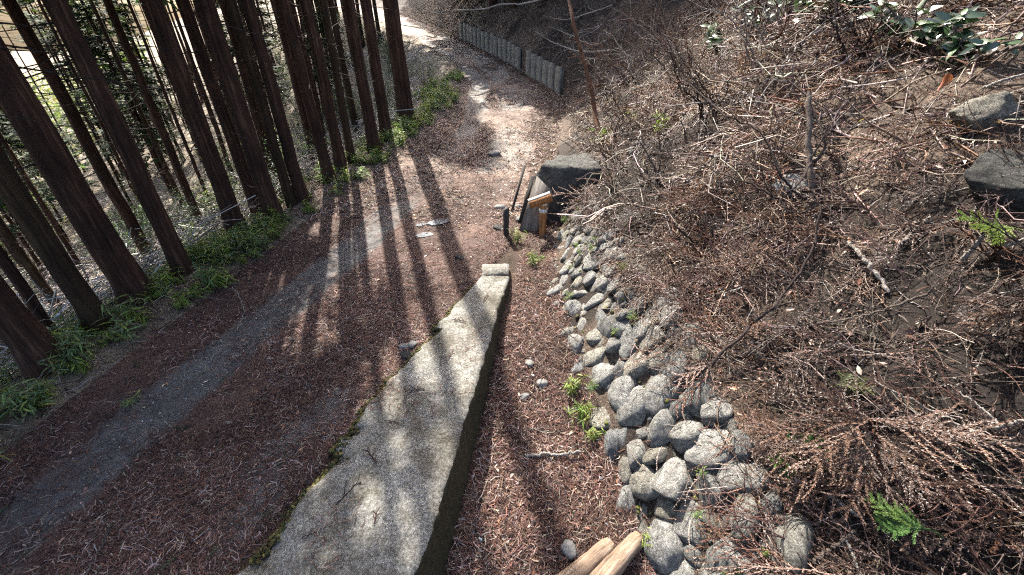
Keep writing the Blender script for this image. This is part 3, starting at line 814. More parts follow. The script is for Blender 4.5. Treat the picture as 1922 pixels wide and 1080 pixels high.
# ------------------------------------------------------------------ branches and saplings (points measured on the place)
BRANCHES = [
  ('fallen_branch','long dark curved branch drooping from the dead sapling down to the stone wall','darkbark',0.008,0.016,3,[(2.239,2.926,1.728),(2.184,2.747,1.495),(2.034,2.607,1.266),(1.824,2.499,1.035),(1.624,2.433,0.813),(1.426,2.383,0.562),(1.331,2.392,0.350)]),
  ('fallen_branch','thin dark branch arched across the slope below the dead sapling','darkbark',0.009,0.004,2,[(1.828,2.549,0.973),(1.972,2.493,1.158),(2.165,2.380,1.254),(2.330,2.237,1.303),(2.497,2.099,1.362)]),
  ('fallen_branch','pale smooth branch lying left of the dead sapling and pointing up the slope','palebark',0.012,0.007,2,[(2.088,4.543,1.639),(2.208,4.274,1.656),(2.298,3.993,1.652),(2.416,3.693,1.621),(2.489,3.404,1.607)]),
  ('fallen_branch','short pale forked stick above the glossy brown fronds, left of the long smooth branch','palebark',0.011,0.006,1,[(1.944,4.598,1.308),(2.032,4.574,1.470),(2.081,4.488,1.537),(2.207,4.408,1.611)]),
  ('fallen_branch','very long thin grey twig running level above the ditch corner rock','greybark',0.006,0.004,2,[(1.229,6.749,1.033),(1.441,6.078,1.076),(1.647,5.464,1.206),(1.841,4.875,1.377),(1.910,4.298,1.563)]),
  ('fallen_branch','thin grey stem slanting down the hillside from the upper right bushes','palebark',0.012,0.009,0,[(3.211,5.201,2.781),(3.012,5.167,2.589),(2.827,5.077,2.309),(2.589,4.947,1.966)]),
  ('fallen_branch','pale slanted stem beside the bushes, right of a twin stem','palebark',0.011,0.008,0,[(3.361,4.913,2.876),(3.183,4.897,2.652),(2.937,4.815,2.325),(2.675,4.708,1.959)]),
  ('fallen_branch','pale stick jutting from the grey boulder at the right edge','palebark',0.012,0.008,0,[(3.286,3.252,2.458),(3.312,3.181,2.514),(3.401,3.112,2.573)]),
  ('fallen_branch','knobbly light branch above the boulder at the right edge','greybark',0.014,0.007,1,[(3.450,3.257,2.723),(3.418,3.367,2.691),(3.414,3.469,2.648),(3.434,3.567,2.599),(3.409,3.652,2.530)]),
  ('fallen_branch','straight pale twig crossing two others on the dark slope at right','palebark',0.007,0.005,0,[(2.153,1.832,1.059),(2.281,1.667,1.050),(2.353,1.524,1.073),(2.403,1.383,1.099)]),
  ('fallen_branch','upper of two pale sticks converging at the right edge','palebark',0.011,0.008,0,[(2.237,1.481,0.940),(2.386,1.442,1.082),(2.541,1.404,1.226)]),
  ('fallen_branch','lower of two pale sticks converging at the right edge','greybark',0.012,0.008,0,[(2.262,1.404,0.897),(2.395,1.393,1.036),(2.551,1.398,1.202)]),
  ('fallen_branch','pale twig slanting down to the two converging sticks','palebark',0.006,0.005,0,[(2.408,1.679,1.180),(2.437,1.556,1.173),(2.462,1.424,1.153)]),
  ('fallen_branch','pale twig standing out of dark fronds at the bottom edge','palebark',0.008,0.006,0,[(1.750,1.163,0.583),(1.749,1.089,0.559),(1.744,1.006,0.523)]),
  ('fallen_branch','dark broken stick poking from the brown frond heap above the corner stones','greybark',0.012,0.01,0,[(1.595,1.115,0.416),(1.687,1.146,0.519),(1.804,1.184,0.633)]),
  ('fallen_branch','light brown stick under the green cedar sprig','palebark',0.01,0.008,0,[(1.780,1.393,0.612),(1.833,1.323,0.615),(1.892,1.249,0.610)]),
  ('fallen_branch','thick mottled pale branch lying down the slope right of the dead sapling','palebark',0.016,0.014,0,[(2.535,2.896,1.441),(2.525,2.745,1.431),(2.520,2.577,1.394),(2.528,2.385,1.320)]),
  ('fallen_branch','pale split stick on the bare soil at mid right','palebark',0.014,0.01,0,[(2.671,2.639,1.509),(2.749,2.667,1.618),(2.851,2.702,1.737)]),
  ('fallen_branch','short pale stub sticking up near the green sprig on the right','palebark',0.014,0.012,0,[(2.845,2.360,1.584),(2.848,2.347,1.674),(2.847,2.335,1.767)]),
  ('fallen_branch','grey stick in front of the dark hollow at the right edge','palebark',0.011,0.008,0,[(2.897,2.302,1.660),(2.918,2.256,1.736),(2.979,2.216,1.821)]),
  ('fallen_branch','pale curved branch rising to the right across the shaded slope','greybark',0.008,0.008,1,[(2.158,2.353,1.094),(2.292,2.301,1.174),(2.396,2.252,1.259),(2.490,2.214,1.361),(2.588,2.187,1.479)]),
  ('fallen_branch','grey twig bent over the stone wall top','greybark',0.007,0.005,1,[(1.381,2.793,0.632),(1.546,2.641,0.728),(1.645,2.485,0.815),(1.801,2.297,0.855)]),
  ('fallen_branch','slim twig curving downwards in the shaded frond litter','greybark',0.005,0.004,0,[(2.323,2.326,1.318),(2.324,2.203,1.235),(2.292,2.084,1.156),(2.229,1.958,1.069)]),
  ('fallen_branch','pale thin twig right of the corner stones, near the brown frond heap','palebark',0.005,0.004,0,[(2.127,2.165,1.075),(2.210,2.037,1.108),(2.347,1.918,1.154)]),
  ('fallen_branch','weathered stick lying across the ditch floor','palebark',0.015,0.011,0,[(0.113,2.362,-0.394),(0.278,2.367,-0.372),(0.418,2.358,-0.373),(0.619,2.369,-0.344)]),
  ('fallen_branch','slender bowed twig on the ditch needles above the weathered stick','greybark',0.005,0.004,0,[(-0.163,2.606,-0.340),(0.094,2.619,-0.356),(0.344,2.642,-0.355),(0.577,2.695,-0.307)]),
  ('fallen_branch','thin crooked twig leaning from the ditch onto the stones','greybark',0.006,0.004,1,[(0.427,3.824,0.083),(0.574,3.639,-0.010),(0.702,3.501,-0.030),(0.769,3.390,-0.008)]),
  ('fallen_branch','dark straight stick resting on the top stones','greybark',0.011,0.008,0,[(0.983,4.507,0.466),(1.120,4.463,0.582),(1.251,4.433,0.721)]),
  ('fallen_branch','pale curved twig hanging over the left road verge','palebark',0.006,0.004,0,[(-3.401,4.356,0.093),(-3.200,4.152,0.060),(-3.060,3.950,0.028),(-3.005,3.762,0.019),(-2.959,3.594,0.040)]),
  ('fallen_branch','pale hooked stick on the left wheel track','palebark',0.005,0.004,0,[(-2.991,3.133,-0.006),(-2.997,3.233,0.009),(-2.969,3.327,0.012),(-2.916,3.416,0.007)]),
  ('fallen_branch','long straight stick on the road at the bottom edge','greybark',0.006,0.005,0,[(-2.590,1.234,0.023),(-2.616,1.354,0.041),(-2.642,1.466,0.046),(-2.681,1.558,0.022)]),
  ('fallen_branch','short pale stick on asphalt near the concrete wall','palebark',0.006,0.005,0,[(-2.082,1.442,0.001),(-2.055,1.488,-0.003),(-2.023,1.532,-0.008)]),
  ('fallen_branch','thin bowed twig on the road beside the mossy wall edge','greybark',0.005,0.004,0,[(-1.617,3.367,-0.012),(-1.374,3.261,0.044),(-1.247,3.114,0.037),(-1.161,2.955,0.013)]),
  ('fallen_branch','slanted twig on the shaded road verge','greybark',0.007,0.005,0,[(-3.054,3.924,0.033),(-2.971,4.136,0.010),(-2.900,4.370,0.022)]),
  ('fallen_branch','dark twig lying on the concrete wall top','darkbark',0.006,0.005,2,[(-1.168,1.592,0.162),(-1.122,1.654,0.170),(-1.090,1.711,0.171),(-1.048,1.760,0.162)]),
  ('bare_branch','bleached spiny branch fan, longest spray over the far bank','palebark',0.028,0.008,13,[(2.553,12.676,2.077),(1.933,13.997,1.964),(1.327,15.487,2.115),(0.731,17.064,2.400)]),
  ('bare_branch','bleached branch curving above the longest spray over the far bank','palebark',0.022,0.007,5,[(2.490,12.860,2.309),(2.234,13.786,2.149),(1.752,14.937,2.338),(1.184,16.091,2.531)]),
  ('bare_branch','bleached branch sweeping level from the brown sapling','palebark',0.02,0.007,4,[(2.751,13.969,3.077),(2.123,14.825,2.853),(1.599,15.743,2.724),(1.010,16.813,2.832)]),
  ('bare_branch','short bleached branch in the upper middle beside the brown sapling','palebark',0.016,0.006,3,[(2.554,13.969,2.643),(2.385,14.324,2.546),(2.029,14.684,2.456),(1.601,14.971,2.254)]),
  ('bare_branch','long pale bough reaching left across the far bank above the board wall','palebark',0.035,0.012,4,[(1.609,15.804,3.425),(0.743,16.266,3.218),(0.311,16.571,3.138),(-0.297,16.802,3.127),(-1.108,17.075,2.997),(-2.054,17.652,2.969),(-2.964,18.067,2.875)]),
  ('bare_branch','dark arching branch ending in a withered orange leaf at upper right','darkbark',0.007,0.012,2,[(3.301,5.758,2.789),(3.384,5.650,2.806),(3.588,5.396,2.781),(3.702,5.090,2.675),(3.801,4.750,2.518),(3.825,4.473,2.456),(3.919,4.193,2.391),(3.923,3.845,2.312)]),
  ('bare_branch','brown branch arching from the top edge into the glossy bush','greybark',0.009,0.012,2,[(3.625,6.021,3.013),(3.853,5.877,2.974),(4.038,5.728,2.927),(4.163,5.440,2.849),(4.252,5.105,2.699),(4.284,4.756,2.527)]),
  ('bare_branch','black twig hanging in a crooked line below the arching branch','darkbark',0.007,0.005,2,[(3.817,4.742,2.505),(3.736,4.474,2.366),(3.588,4.229,2.263),(3.466,4.160,2.156),(3.183,3.946,2.007),(2.696,3.599,1.839)]),
  ('bare_branch','thick light brown bough at the top right corner','redbark',0.022,0.018,1,[(4.181,4.403,3.087),(4.226,4.318,2.955),(4.252,4.245,2.841),(4.264,4.114,2.730),(4.327,4.008,2.659)]),
  ('bare_branch','dark slanting sapling stem left of the bushes','darkbark',0.01,0.006,4,[(2.419,8.159,1.494),(2.675,9.169,1.990),(2.757,9.558,2.594),(2.911,9.947,3.197)]),
  ('bare_branch','slender dark stem rising between the two saplings at the top','darkbark',0.01,0.006,4,[(3.155,7.648,2.141),(3.487,8.756,2.456),(3.553,8.945,2.935),(3.647,9.148,3.250)]),
]
DEAD_SAPLING = [
  ('trunk','greybark',0.03,0.02,[(2.467,3.117,1.368),(2.512,3.321,1.499),(2.524,3.460,1.660),(2.502,3.633,1.892),(2.525,3.803,2.118),(2.537,3.980,2.338)]),
  ('limb','darkbark',0.012,0.006,[(2.565,3.596,1.835),(2.613,3.627,1.920),(2.632,3.704,2.001),(2.632,3.939,2.182),(2.617,4.146,2.319)]),
  ('limb','darkbark',0.009,0.004,[(2.547,3.601,1.843),(2.959,3.933,1.987),(3.209,4.190,2.109),(3.240,4.324,2.225),(3.244,4.501,2.316)]),
  ('limb','darkbark',0.012,0.005,[(2.502,3.416,1.593),(2.310,3.376,1.677),(2.192,3.459,1.806),(2.093,3.740,2.058),(1.909,4.030,2.139),(1.720,4.744,2.324)]),
  ('limb','darkbark',0.01,0.004,[(2.547,3.606,1.850),(2.257,3.293,1.733),(2.138,3.242,1.655),(2.034,3.383,1.688),(1.895,3.526,1.725),(1.762,3.771,1.736),(1.648,4.310,1.834),(1.326,5.614,2.012)]),
  ('limb','darkbark',0.007,0.004,[(2.138,3.242,1.655),(2.159,3.154,1.592),(2.264,3.143,1.574),(2.432,3.250,1.575)]),
  ('limb','darkbark',0.01,0.004,[(2.523,3.450,1.682),(2.568,3.297,1.556),(2.475,3.106,1.407),(2.362,2.978,1.282)]),
  ('limb','greybark',0.007,0.004,[(2.547,3.489,1.760),(2.583,3.297,1.647),(2.522,3.139,1.531),(2.388,2.930,1.355)]),
]
BROWN_SAPLING = [
  ('trunk','redbark',0.05,0.03,[(1.675,8.354,0.873),(1.619,8.803,1.238),(1.525,9.112,1.718),(1.367,9.507,2.237),(1.228,9.848,2.674),(1.094,10.368,3.297)]),
]

def resample(P, n):
    P = np.asarray(P, float)
    # Catmull-Rom through the points
    Q = np.concatenate([[2 * P[0] - P[1]], P, [2 * P[-1] - P[-2]]])
    out = []
    ts = np.linspace(0, len(P) - 1 - 1e-6, n)
    for t in ts:
        i = int(t); f = t - i
        p0, p1, p2, p3 = Q[i:i + 4]
        out.append(.5 * ((2 * p1) + (-p0 + p2) * f + (2 * p0 - 5 * p1 + 4 * p2 - p3) * f * f + (-p0 + 3 * p1 - 3 * p2 + p3) * f ** 3))
    return np.array(out)

def branch_geo(pts, r0, r1, twigs, r, sides=6):
    P = resample(pts, 26)
    L = np.linalg.norm(np.diff(P, axis=0), axis=1).sum()
    P[1:-1] += r.normal(size=(24, 3)) * min(.007, L * .012)
    rad = np.linspace(r0, r1, 26) * (1 + .10 * r.normal(size=26)).clip(.75, 1.3)
    rad[-1] *= .25; rad[0] *= .85
    V, F = tubes(P[None], rad[None], sides)
    Vs, Fs = [V], [F]; o = len(V)
    cs, rs = [], []
    for k in range(twigs * 2):
        i = r.integers(4, 24); d = unit(P[i + 1] - P[i - 1]); side = unit(np.cross(d, r.normal(size=3)))
        l = r.uniform(.12, .34) * min(1.0, L / 1.2) + .05
        t = np.linspace(0, 1, 6)[:, None]
        q = P[i] + (d * .7 + side * .7) * l * t + r.normal(size=3) * .12 * l * t ** 2 + [0, 0, 1] * (.1 * l * t ** 2)
        cs.append(q); rs.append(np.linspace(max(rad[i] * .5, .003), .0018, 6))
    if cs:
        V, F = tubes(np.array(cs), np.array(rs), 4); Vs.append(V); Fs.append(F + o)
    return np.concatenate(Vs), np.concatenate(Fs)

rb = np.random.default_rng(77)
for (nm, lb, mt, r0, r1, tw, pts) in BRANCHES:
    pts = np.array(pts); o0 = pts.mean(0)
    V, F = branch_geo(pts - o0, r0, r1, tw, rb)
    thing(nm, lb, "branch", o0, me=make_mesh(nm, V, F, M[mt], smooth=True))

def sapling(data, label, loc, name):
    t = thing(name, label, "sapling", loc)
    for (nm, mt, r0, r1, pts) in data:
        V, F = branch_geo(np.array(pts) - np.array(loc), r0, r1, 3 if nm == "limb" else 1, rb, 8)
        link(nm, make_mesh(nm, V, F, M[mt], smooth=True), t)
    return t
sapling(DEAD_SAPLING, "crooked bare sapling with dark forking limbs in the middle of the right-hand hillside", DEAD_SAPLING[0][4][0], "bare_sapling")
sapling(BROWN_SAPLING, "slim reddish brown sapling leaning up the spur beside the bend", BROWN_SAPLING[0][4][0], "brown_sapling")
def bare_shrub(x, y, lb, n, h, lean, mats, seed):
    rr = np.random.default_rng(seed)
    t = thing("bare_shrub", lb, "bare shrub", (x, y, float(zfun(x, y)) - .04))
    for k in range(n):
        l = h * rr.uniform(.6, 1.15); a = rr.uniform(-1.2, 1.2); q = np.linspace(0, 1, 6)
        dx, dy = lean[0] + .5 * math.sin(a) + .2 * rr.normal(), lean[1] + .6 * rr.normal()
        p = np.stack([.1 * rr.normal() + dx * l * q ** 1.3, .1 * rr.normal() + dy * l * q ** 1.3, l * (q - .28 * q * q * rr.uniform(.4, 1.6))], -1) + rr.normal(size=(6, 3)) * .035 * l * q[:, None]
        V, F = branch_geo(p, rr.uniform(.008, .016), .003, rr.integers(4, 8), rr, 5)
        link("stem", make_mesh("stem", V, F, M[mats[rr.integers(len(mats))]], smooth=True), t)
    return t
DK = ['darkbark', 'darkbark', 'greybark']; PL = ['palebark', 'greybark', 'palebark', 'redbark']
bare_shrub(1.75, 7.5, "leafless dark-stemmed shrub just above the corner rock", 6, 1.1, (-.3, -.1), DK, 11)
bare_shrub(2.2, 9.0, "leafless shrub of pale stems right of the brown sapling", 6, 1.3, (-.4, -.2), PL, 12)
bare_shrub(2.7, 7.4, "leafless dark shrub between the pale spur rock and the bare sapling", 7, 1.2, (-.4, -.1), DK, 13)
bare_shrub(3.2, 9.3, "tall leafless shrub of mixed grey stems left of the broad-footed cedar", 7, 1.4, (-.4, -.3), PL + DK, 14)
bare_shrub(2.3, 11.0, "leafless tangle of bleached stems at the head of the spur", 8, 1.5, (-.6, -.2), PL, 15)
bare_shrub(3.5, 11.5, "leafless bleached thicket at the top edge, right of the brown sapling", 8, 1.6, (-.6, -.2), PL, 16)
bare_shrub(3.1, 5.9, "leafless shrub with slanting pale stems above the bare sapling", 6, 1.0, (-.5, -.2), PL, 17)
bare_shrub(3.4, 4.7, "leafless dark twiggy shrub right of the bare sapling", 5, .7, (-.4, -.1), DK, 18)
bare_shrub(1.75, 5.2, "leafless dark twigs arching over the top of the stone wall's far end", 5, .8, (-.5, .1), DK, 19)
bare_shrub(3.7, 7.6, "leafless pale stems slanting beside the hillside cedars", 6, 1.1, (-.6, -.2), PL, 20)
bare_shrub(1.9, 3.6, "low dark leafless twigs over the middle of the stone wall", 4, .55, (-.6, 0), DK, 21)
bare_shrub(2.9, 2.2, "low leafless grey twigs on the shaded slope at right", 4, .5, (-.5, .1), PL, 22)
for i, (x, y, lb, n, h, le, mt) in enumerate([
    (2.6, 10.0, "leafless bleached shrub high behind the yellow-green clumps of the spur", 8, 1.5, (-.7, -.2), PL),
    (3.0, 8.3, "leafless pale shrub whose stems cross left of the sparse evergreen", 8, 1.4, (-.7, -.1), PL),
    (3.9, 9.8, "leafless dark shrub at the top edge, left of the cedar with a broad foot", 8, 1.5, (-.5, -.3), DK),
    (3.6, 6.6, "leafless shrub of long slanting stems below the left evergreens", 8, 1.2, (-.8, -.2), PL),
    (2.5, 5.6, "leafless thin dark shrub above the pale smooth branch", 7, .9, (-.5, .1), DK),
    (2.0, 6.3, "leafless low dark shrub right behind the corner rock", 7, .8, (-.6, -.1), DK),
    (1.6, 6.6, "leafless wiry dark twigs hanging over the top of the corner rock", 7, .7, (-.7, -.2), DK + PL),
    (3.6, 5.6, "leafless shrub of crossing stems below the middle evergreens", 7, .9, (-.7, -.1), PL + DK),
    (4.5, 8.0, "leafless stems standing directly in front of the two hillside cedars", 7, 1.2, (-.5, -.3), PL)]):
    bare_shrub(x, y, lb, n, h, le, mt, 60 + i)
# utility pole at the far bank
V, F = tubes(np.array([[[0, 0, -.4], [0, 0, 2], [0, 0, 4.5], [0, 0, 7]]], float), np.array([[.075, .075, .07, .065]]), 12)
pole = thing("utility_pole", "straight grey pole standing on the shaded bank above the slab wall", "pole", (-.4, 22.6, float(zfun(-.4, 22.6))))
link("shaft", make_mesh("shaft", V, F, M['slab'], smooth=True), pole)
V, F = box((0, 0, 6.3), (.9, .07, .07)); link("crossarm", make_mesh("crossarm", V, F, M['slab']), pole)

# ------------------------------------------------------------------ the corner: rock, board, stake, stub
block_thing("rock", "big dark block of rock behind the orange stake at the stone wall's end", "rock", (.88, 6.85, .32), (.50, .38, .56), 905, (.04, -.05, .18), 'darkrock')
block_thing("rock", "angular grey boulder with a pale lit face, half buried at the upper right edge", "rock", (3.36, 3.2, float(zfun(3.36, 3.2)) + .0), (.17, .13, .12), 921, (.3, .6, .5), 'stone')
block_thing("rock", "dark block added as the shade of the hollow at the right edge", "rock", (3.22, 2.66, float(zfun(3.22, 2.66)) - .05), (.16, .22, .12), 931, (.2, -.5, .4), 'darkrock')  # dark block in place of a shadowed hollow with clods
rock_thing("rock", "pale rock among yellow-green tufts on the spur", "rock", (1.85, 6.4, float(zfun(1.85, 6.4)) + .05), (.16, .13, .10), 933, (.3, .2, .8), .8, 'roadstone')
rock_thing("rock", "flat white slab lying under the bare sapling's branches", "rock", (2.5, 3.72, float(zfun(2.5, 3.72)) + .03), (.15, .12, .035), 935, (.3, -.4, .4), .9, 'roadstone')
rock_thing("rock", "flat bright stone lying on the sunlit road", "rock", (-.39, 9.55, .28), (.15, .13, .05), 941, (0, 0, .3), .9, 'roadstone')
for (x, y, sc, lb, sd) in [(-.73, 5.27, .075, "dark fist-sized stone on the road near the wall's far end", 951), (-1.12, 3.38, .06, "pale stone upper left in the cluster by the mossy wall edge", 952), (-1.03, 3.40, .065, "blue-grey stone in the middle of the cluster by the mossy wall edge", 953), (-1.05, 3.24, .08, "darkest stone at the bottom of the cluster by the mossy wall edge", 954),
                           (-.22, 6.95, .10, "whitish stone beside the dark stub post", 955), (.12, 6.5, .09, "small pale stone low between stub post and board", 956), (-.22, 6.2, .10, "dark stone left of the stub post", 957), (.1, 7.0, .08, "pale stone above the board's upper corner", 958),
                           (.18, 3.4, .06, "flat grey stone upper left on the ditch needles", 960), (.30, 3.15, .07, "larger grey stone in the middle of the ditch needles", 961), (.12, 3.0, .05, "small rounded stone near the wall shadow in the ditch", 962), (.42, 1.62, .07, "mossy stone low in the ditch near the split log", 963), (.56, 1.52, .06, "grey stone right of the mossy one near the split log", 964)]:
    rock_thing("stone", lb, "stone", (x, y, float(zfun(x, y)) + sc * .08), (sc, sc * .75, sc * .45), sd, (.15, -.1, sd), 1.3, 'darkrock' if lb.startswith('dark') else 'roadstone')

def chamfer_beam(w, d, h, top_cut=0.0, segs=5, seed=0):
    """upright squared timber with worn edges; top sloping by top_cut"""
    c = .18 * min(w, d)
    prof = [(-w / 2 + c, -d / 2), (w / 2 - c, -d / 2), (w / 2, -d / 2 + c), (w / 2, d / 2 - c), (w / 2 - c, d / 2), (-w / 2 + c, d / 2), (-w / 2, d / 2 - c), (-w / 2, -d / 2 + c)]
    r = np.random.default_rng(seed); V = []
    for k in range(segs + 1):
        f = k / segs
        for (x, y) in prof:
            j = r.normal(size=2) * .004
            V.append((x + j[0], y + j[1], f * h + (top_cut * x / w if k == segs else 0)))
    n = 8; V = np.array(V)
    q = [(k * n + i, k * n + (i + 1) % n, (k + 1) * n + (i + 1) % n, (k + 1) * n + i) for k in range(segs) for i in range(n)]
    return V, np.array(q), np.array([[segs * n + i for i in range(n)]])

def m_wood(name, a, b, c, sc=(30, 30, 2)):
    m = NT(name); co = m.coords(sc)
    n = m.noise(co, 1.5, 6, .7, .3)
    m.base(m.ramp(n, [(.3, a), (.5, b), (.7, c)])); m.normal(m.bump(n, .7, .01))
    return m.m
M['stake'] = m_wood("orange_weathered_timber", (.07, .032, .014), (.27, .115, .04), (.42, .22, .09))
M['greywood'] = m_wood("grey_weathered_board", (.05, .042, .034), (.15, .13, .11), (.27, .25, .225))
M['darkwood'] = m_wood("dark_wet_timber", (.012, .011, .010), (.035, .032, .028), (.07, .06, .055))
M['white'] = m_wood("flaked_white_paint_and_highlight", (.25, .2, .15), (.55, .53, .49), (.72, .71, .68))
M['log'] = m_wood("bare_peeled_log_wood", (.055, .036, .024), (.19, .135, .095), (.34, .27, .21), (2.2, 24, 24))

st = thing("wooden_stake", "short orange timber stake with white paint bands and a slanting plank nailed on top", "stake", (.47, 5.98, float(zfun(.47, 5.98)) - .02), -.25)
V, q, tp = chamfer_beam(.095, .09, .60, .0, 6, 3); link("post", make_mesh("post", V, [q, tp], M['stake']), st)
for z in (.41, .53):
    V, q, tp = chamfer_beam(.104, .099, .055, 0, 1, 5); V[:, 2] += z; link("paint_band", make_mesh("paint_band", V, [q, tp, tp[:, ::-1] - 8], M['white']), st)
V, F = box((0, 0, 0), (.34, .13, .085)); V[4:, 2] += .0
V += np.random.default_rng(4).normal(size=V.shape) * .006
pl = link("plank", make_mesh("plank", V, F, M['stake']), st); pl.location = (-.05, -.03, .60); pl.rotation_euler = (.25, -.38, .25)
V, F = box((0, .03, 0), (.335, .05, .012)); pt = link("top_highlight", make_mesh("top_highlight", V, F, M['white']), pl); pt.location = (0, 0, .047)  # white strip drawn as the sunlit highlight along the plank's edge

V, F = box((0, 0, .4), (.40, .035, .84))
V[[1, 3]] += [.05, 0, .06]; V[[5, 7]] += [-.06, 0, -.10]
bd = thing("grey_board", "wide grey weathered board leaning against the rock behind the orange stake", "board", (.30, 6.12, float(zfun(.30, 6.12)) - .05), -.1, me=make_mesh("grey_board", V, F, M['greywood']))
bd.rotation_euler = (-.42, .22, -.15)
V, F = box((0, 0, .4), (.055, .05, .86)); V += np.random.default_rng(8).normal(size=V.shape) * .008
b2 = thing("dark_timber", "dark rotting timber leaning along the left edge of the grey board", "timber", (.12, 6.36, float(zfun(.12, 6.36)) - .05), 0, me=make_mesh("dark_timber", V, F, M['darkwood'])); b2.rotation_euler = (-.55, .30, 0)
V, F = box((0, 0, .45), (.035, .035, 1.0)); V += np.random.default_rng(9).normal(size=V.shape) * .008
b2 = thing("dark_timber", "thinner dark timber lying farthest back from the stub post, slanted against the rock", "timber", (-.02, 6.75, float(zfun(-.02, 6.75)) - .05), 0, me=make_mesh("dark_timber", V, F, M['darkwood'])); b2.rotation_euler = (-.75, .35, 0)
V, q, tp = chamfer_beam(.075, .075, .46, .03, 5, 11)
thing("stub_post", "short black wooden stub post left of the leaning board", "post", (-.09, 5.98, float(zfun(-.09, 5.98)) - .03), .3, me=make_mesh("stub_post", V, [q, tp], M['darkwood']))

# split log at the bottom edge
def log_half(L, r, seed):
    n = 15; segs = 12; rr = np.random.default_rng(seed); V = []
    for k in range(segs + 1):
        f = k / segs; rk = r * (1 - .25 * f) * (1 + .05 * rr.normal()) * (.75 if k == segs else 1)
        for i in range(n):
            a = 2 * math.pi * i / n
            w = 1 + .09 * math.sin(3 * a + seed) + .05 * rr.normal()
            V.append((f * L, rk * w * math.cos(a), rk * w * math.sin(a) * .8))
    V = np.array(V)
    q = [(k * n + i, k * n + (i + 1) % n, (k + 1) * n + (i + 1) % n, (k + 1) * n + i) for k in range(segs) for i in range(n)]
    return V, np.array(q), np.array([[segs * n + i for i in range(n)]]), np.array([[i for i in range(n)][::-1]])
for (a, b, r, lb, sd) in [((.26, 1.30, -.45), (.74, 1.64, -.42), .072, "left one of two peeled pale logs at the bottom edge of the ditch", 1), ((.42, 1.22, -.44), (.95, 1.66, -.37), .085, "right and thicker one of two peeled pale logs at the bottom edge of the ditch", 2)]:
    a = Vector(a); b = Vector(b)
    V, q, e1, e0 = log_half((b - a).length, r, sd)
    o = thing("peeled_log", lb, "log", a, 0, "peeled logs in the ditch", make_mesh("peeled_log", V, [q, e1, e0], M['log'], smooth=True))
    o.rotation_euler = (b - a).to_track_quat('X', 'Z').to_euler()

# ------------------------------------------------------------------ leafy plants
def leaf_template(L, w, fold=.25, droop=.25, n=4):
    """lanceolate leaf along +x, folded on its midrib and drooping"""
    V = []; F = []
    for i in range(n + 1):
        t = i / n
        ww = w * (math.sin(math.pi * min(1, t * .92 + .08)) ** .8) * (1 - .25 * t) if i < n else .0006
        z = -droop * L * t * t
        V += [(L * t, -ww, z + fold * ww), (L * t, 0, z), (L * t, ww, z + fold * ww)]
    for i in range(n):
        b = i * 3
        F += [(b, b + 1, b + 4, b + 3), (b + 1, b + 2, b + 5, b + 4)]
    return np.array(V), np.array(F)

def bamboo_clump(seed, h=.34, stems=9, cols=None):
    rr = np.random.default_rng(seed)
    LT, LF = leaf_template(1, .07, .3, .35, 3)
    parts = []
    cs, rs = [], []; lp, lr, ls = [], [], []
    for s_ in range(stems):
        a = rr.uniform(0, 6.28); lean = rr.uniform(.1, .55); hh = h * rr.uniform(.55, 1.15)
        r0 = rr.uniform(0, .12); a0 = rr.uniform(0, 6.28)
        t = np.linspace(0, 1, 5)
        p = np.stack([r0 * math.cos(a0) + math.cos(a) * lean * hh * t ** 1.4, r0 * math.sin(a0) + math.sin(a) * lean * hh * t ** 1.4, hh * t], -1)
        cs.append(p); rs.append(.0028 * (1 - .5 * t))
        for k in range(rr.integers(7, 12)):
            f = rr.uniform(.2, 1.0); q = p[0] + (p[-1] - p[0]) * f
            lp.append(q); an = rr.uniform(0, 6.28)
            n = unit(np.array([.55 * rr.normal(), .55 * rr.normal(), 1.0]))
            lr.append((n, an)); ls.append(rr.uniform(.06, .15))
    V, F = tubes(np.array(cs), np.array(rs), 3)
    N = np.array([q[0] for q in lr]); A = np.array([q[1] for q in lr])
    V2 = instances(LT, basis(N, A), np.array(lp), np.array(ls))
    c2 = np.repeat(palette(len(lp), cols or [(.12, .19, .085), (.16, .235, .085), (.10, .16, .09), (.26, .32, .07), (.19, .18, .08)], .2), len(LT), 0)
    V, F, c = join([(V, F, np.array([.07, .07, .03])), (V2, inst_faces(LF, len(lp), len(LT)), c2)])
    return make_mesh("dwarf_bamboo", V, F, M['leaf'], c)
bam = [bamboo_clump(600 + i, [.22, .30, .20, .27, .34][i], [10, 13, 9, 11, 13][i]) for i in range(5)]
yel = [bamboo_clump(620 + i, .26, 9, [(.14, .2, .03), (.2, .24, .05), (.10, .17, .03)]) for i in range(2)]
rv = np.random.default_rng(91)
cnt = 0
for _ in range(4000):
    y = rv.uniform(.4, 17); d = rv.gamma(2.0, .32) - .05
    dens = np.interp(y, [0, 2.3, 3.2, 4.6, 5.0, 7.5, 8.2, 12, 17], [.7, .9, 1.0, .9, .9, 1.0, .6, .55, .3]) * (1 if vnoise(np.array(y * .9), np.array(d), 17) > .42 else .25)
    if rv.random() > dens: continue
    if d < np.interp(y, [0, 2, 3, 4.6, 6, 17], [.1, .0, -.06, -.2, -.15, -.05]): continue
    x = float(XL(y)) - d
    z = float(zfun(x, y))
    if d > 1.6: continue
    o = thing("dwarf_bamboo", "tuft of green dwarf bamboo in the leafy strip along the left edge of the road", "bamboo grass", (x, y, z - .01), rv.uniform(0, 6.28), "dwarf bamboo along the left road edge", bam[rv.integers(5)] if rv.random() > .42 else yel[rv.integers(2)])  # yellow clumps mixed in as sunlight on the leaves
    o.scale = (1, 1, 1) if y < 8 else (1.1, 1.1, 1.0); s_ = rv.uniform(.55, 1.15); o.scale = [q * s_ for q in o.scale]
    cnt += 1
    if cnt >= 300: break
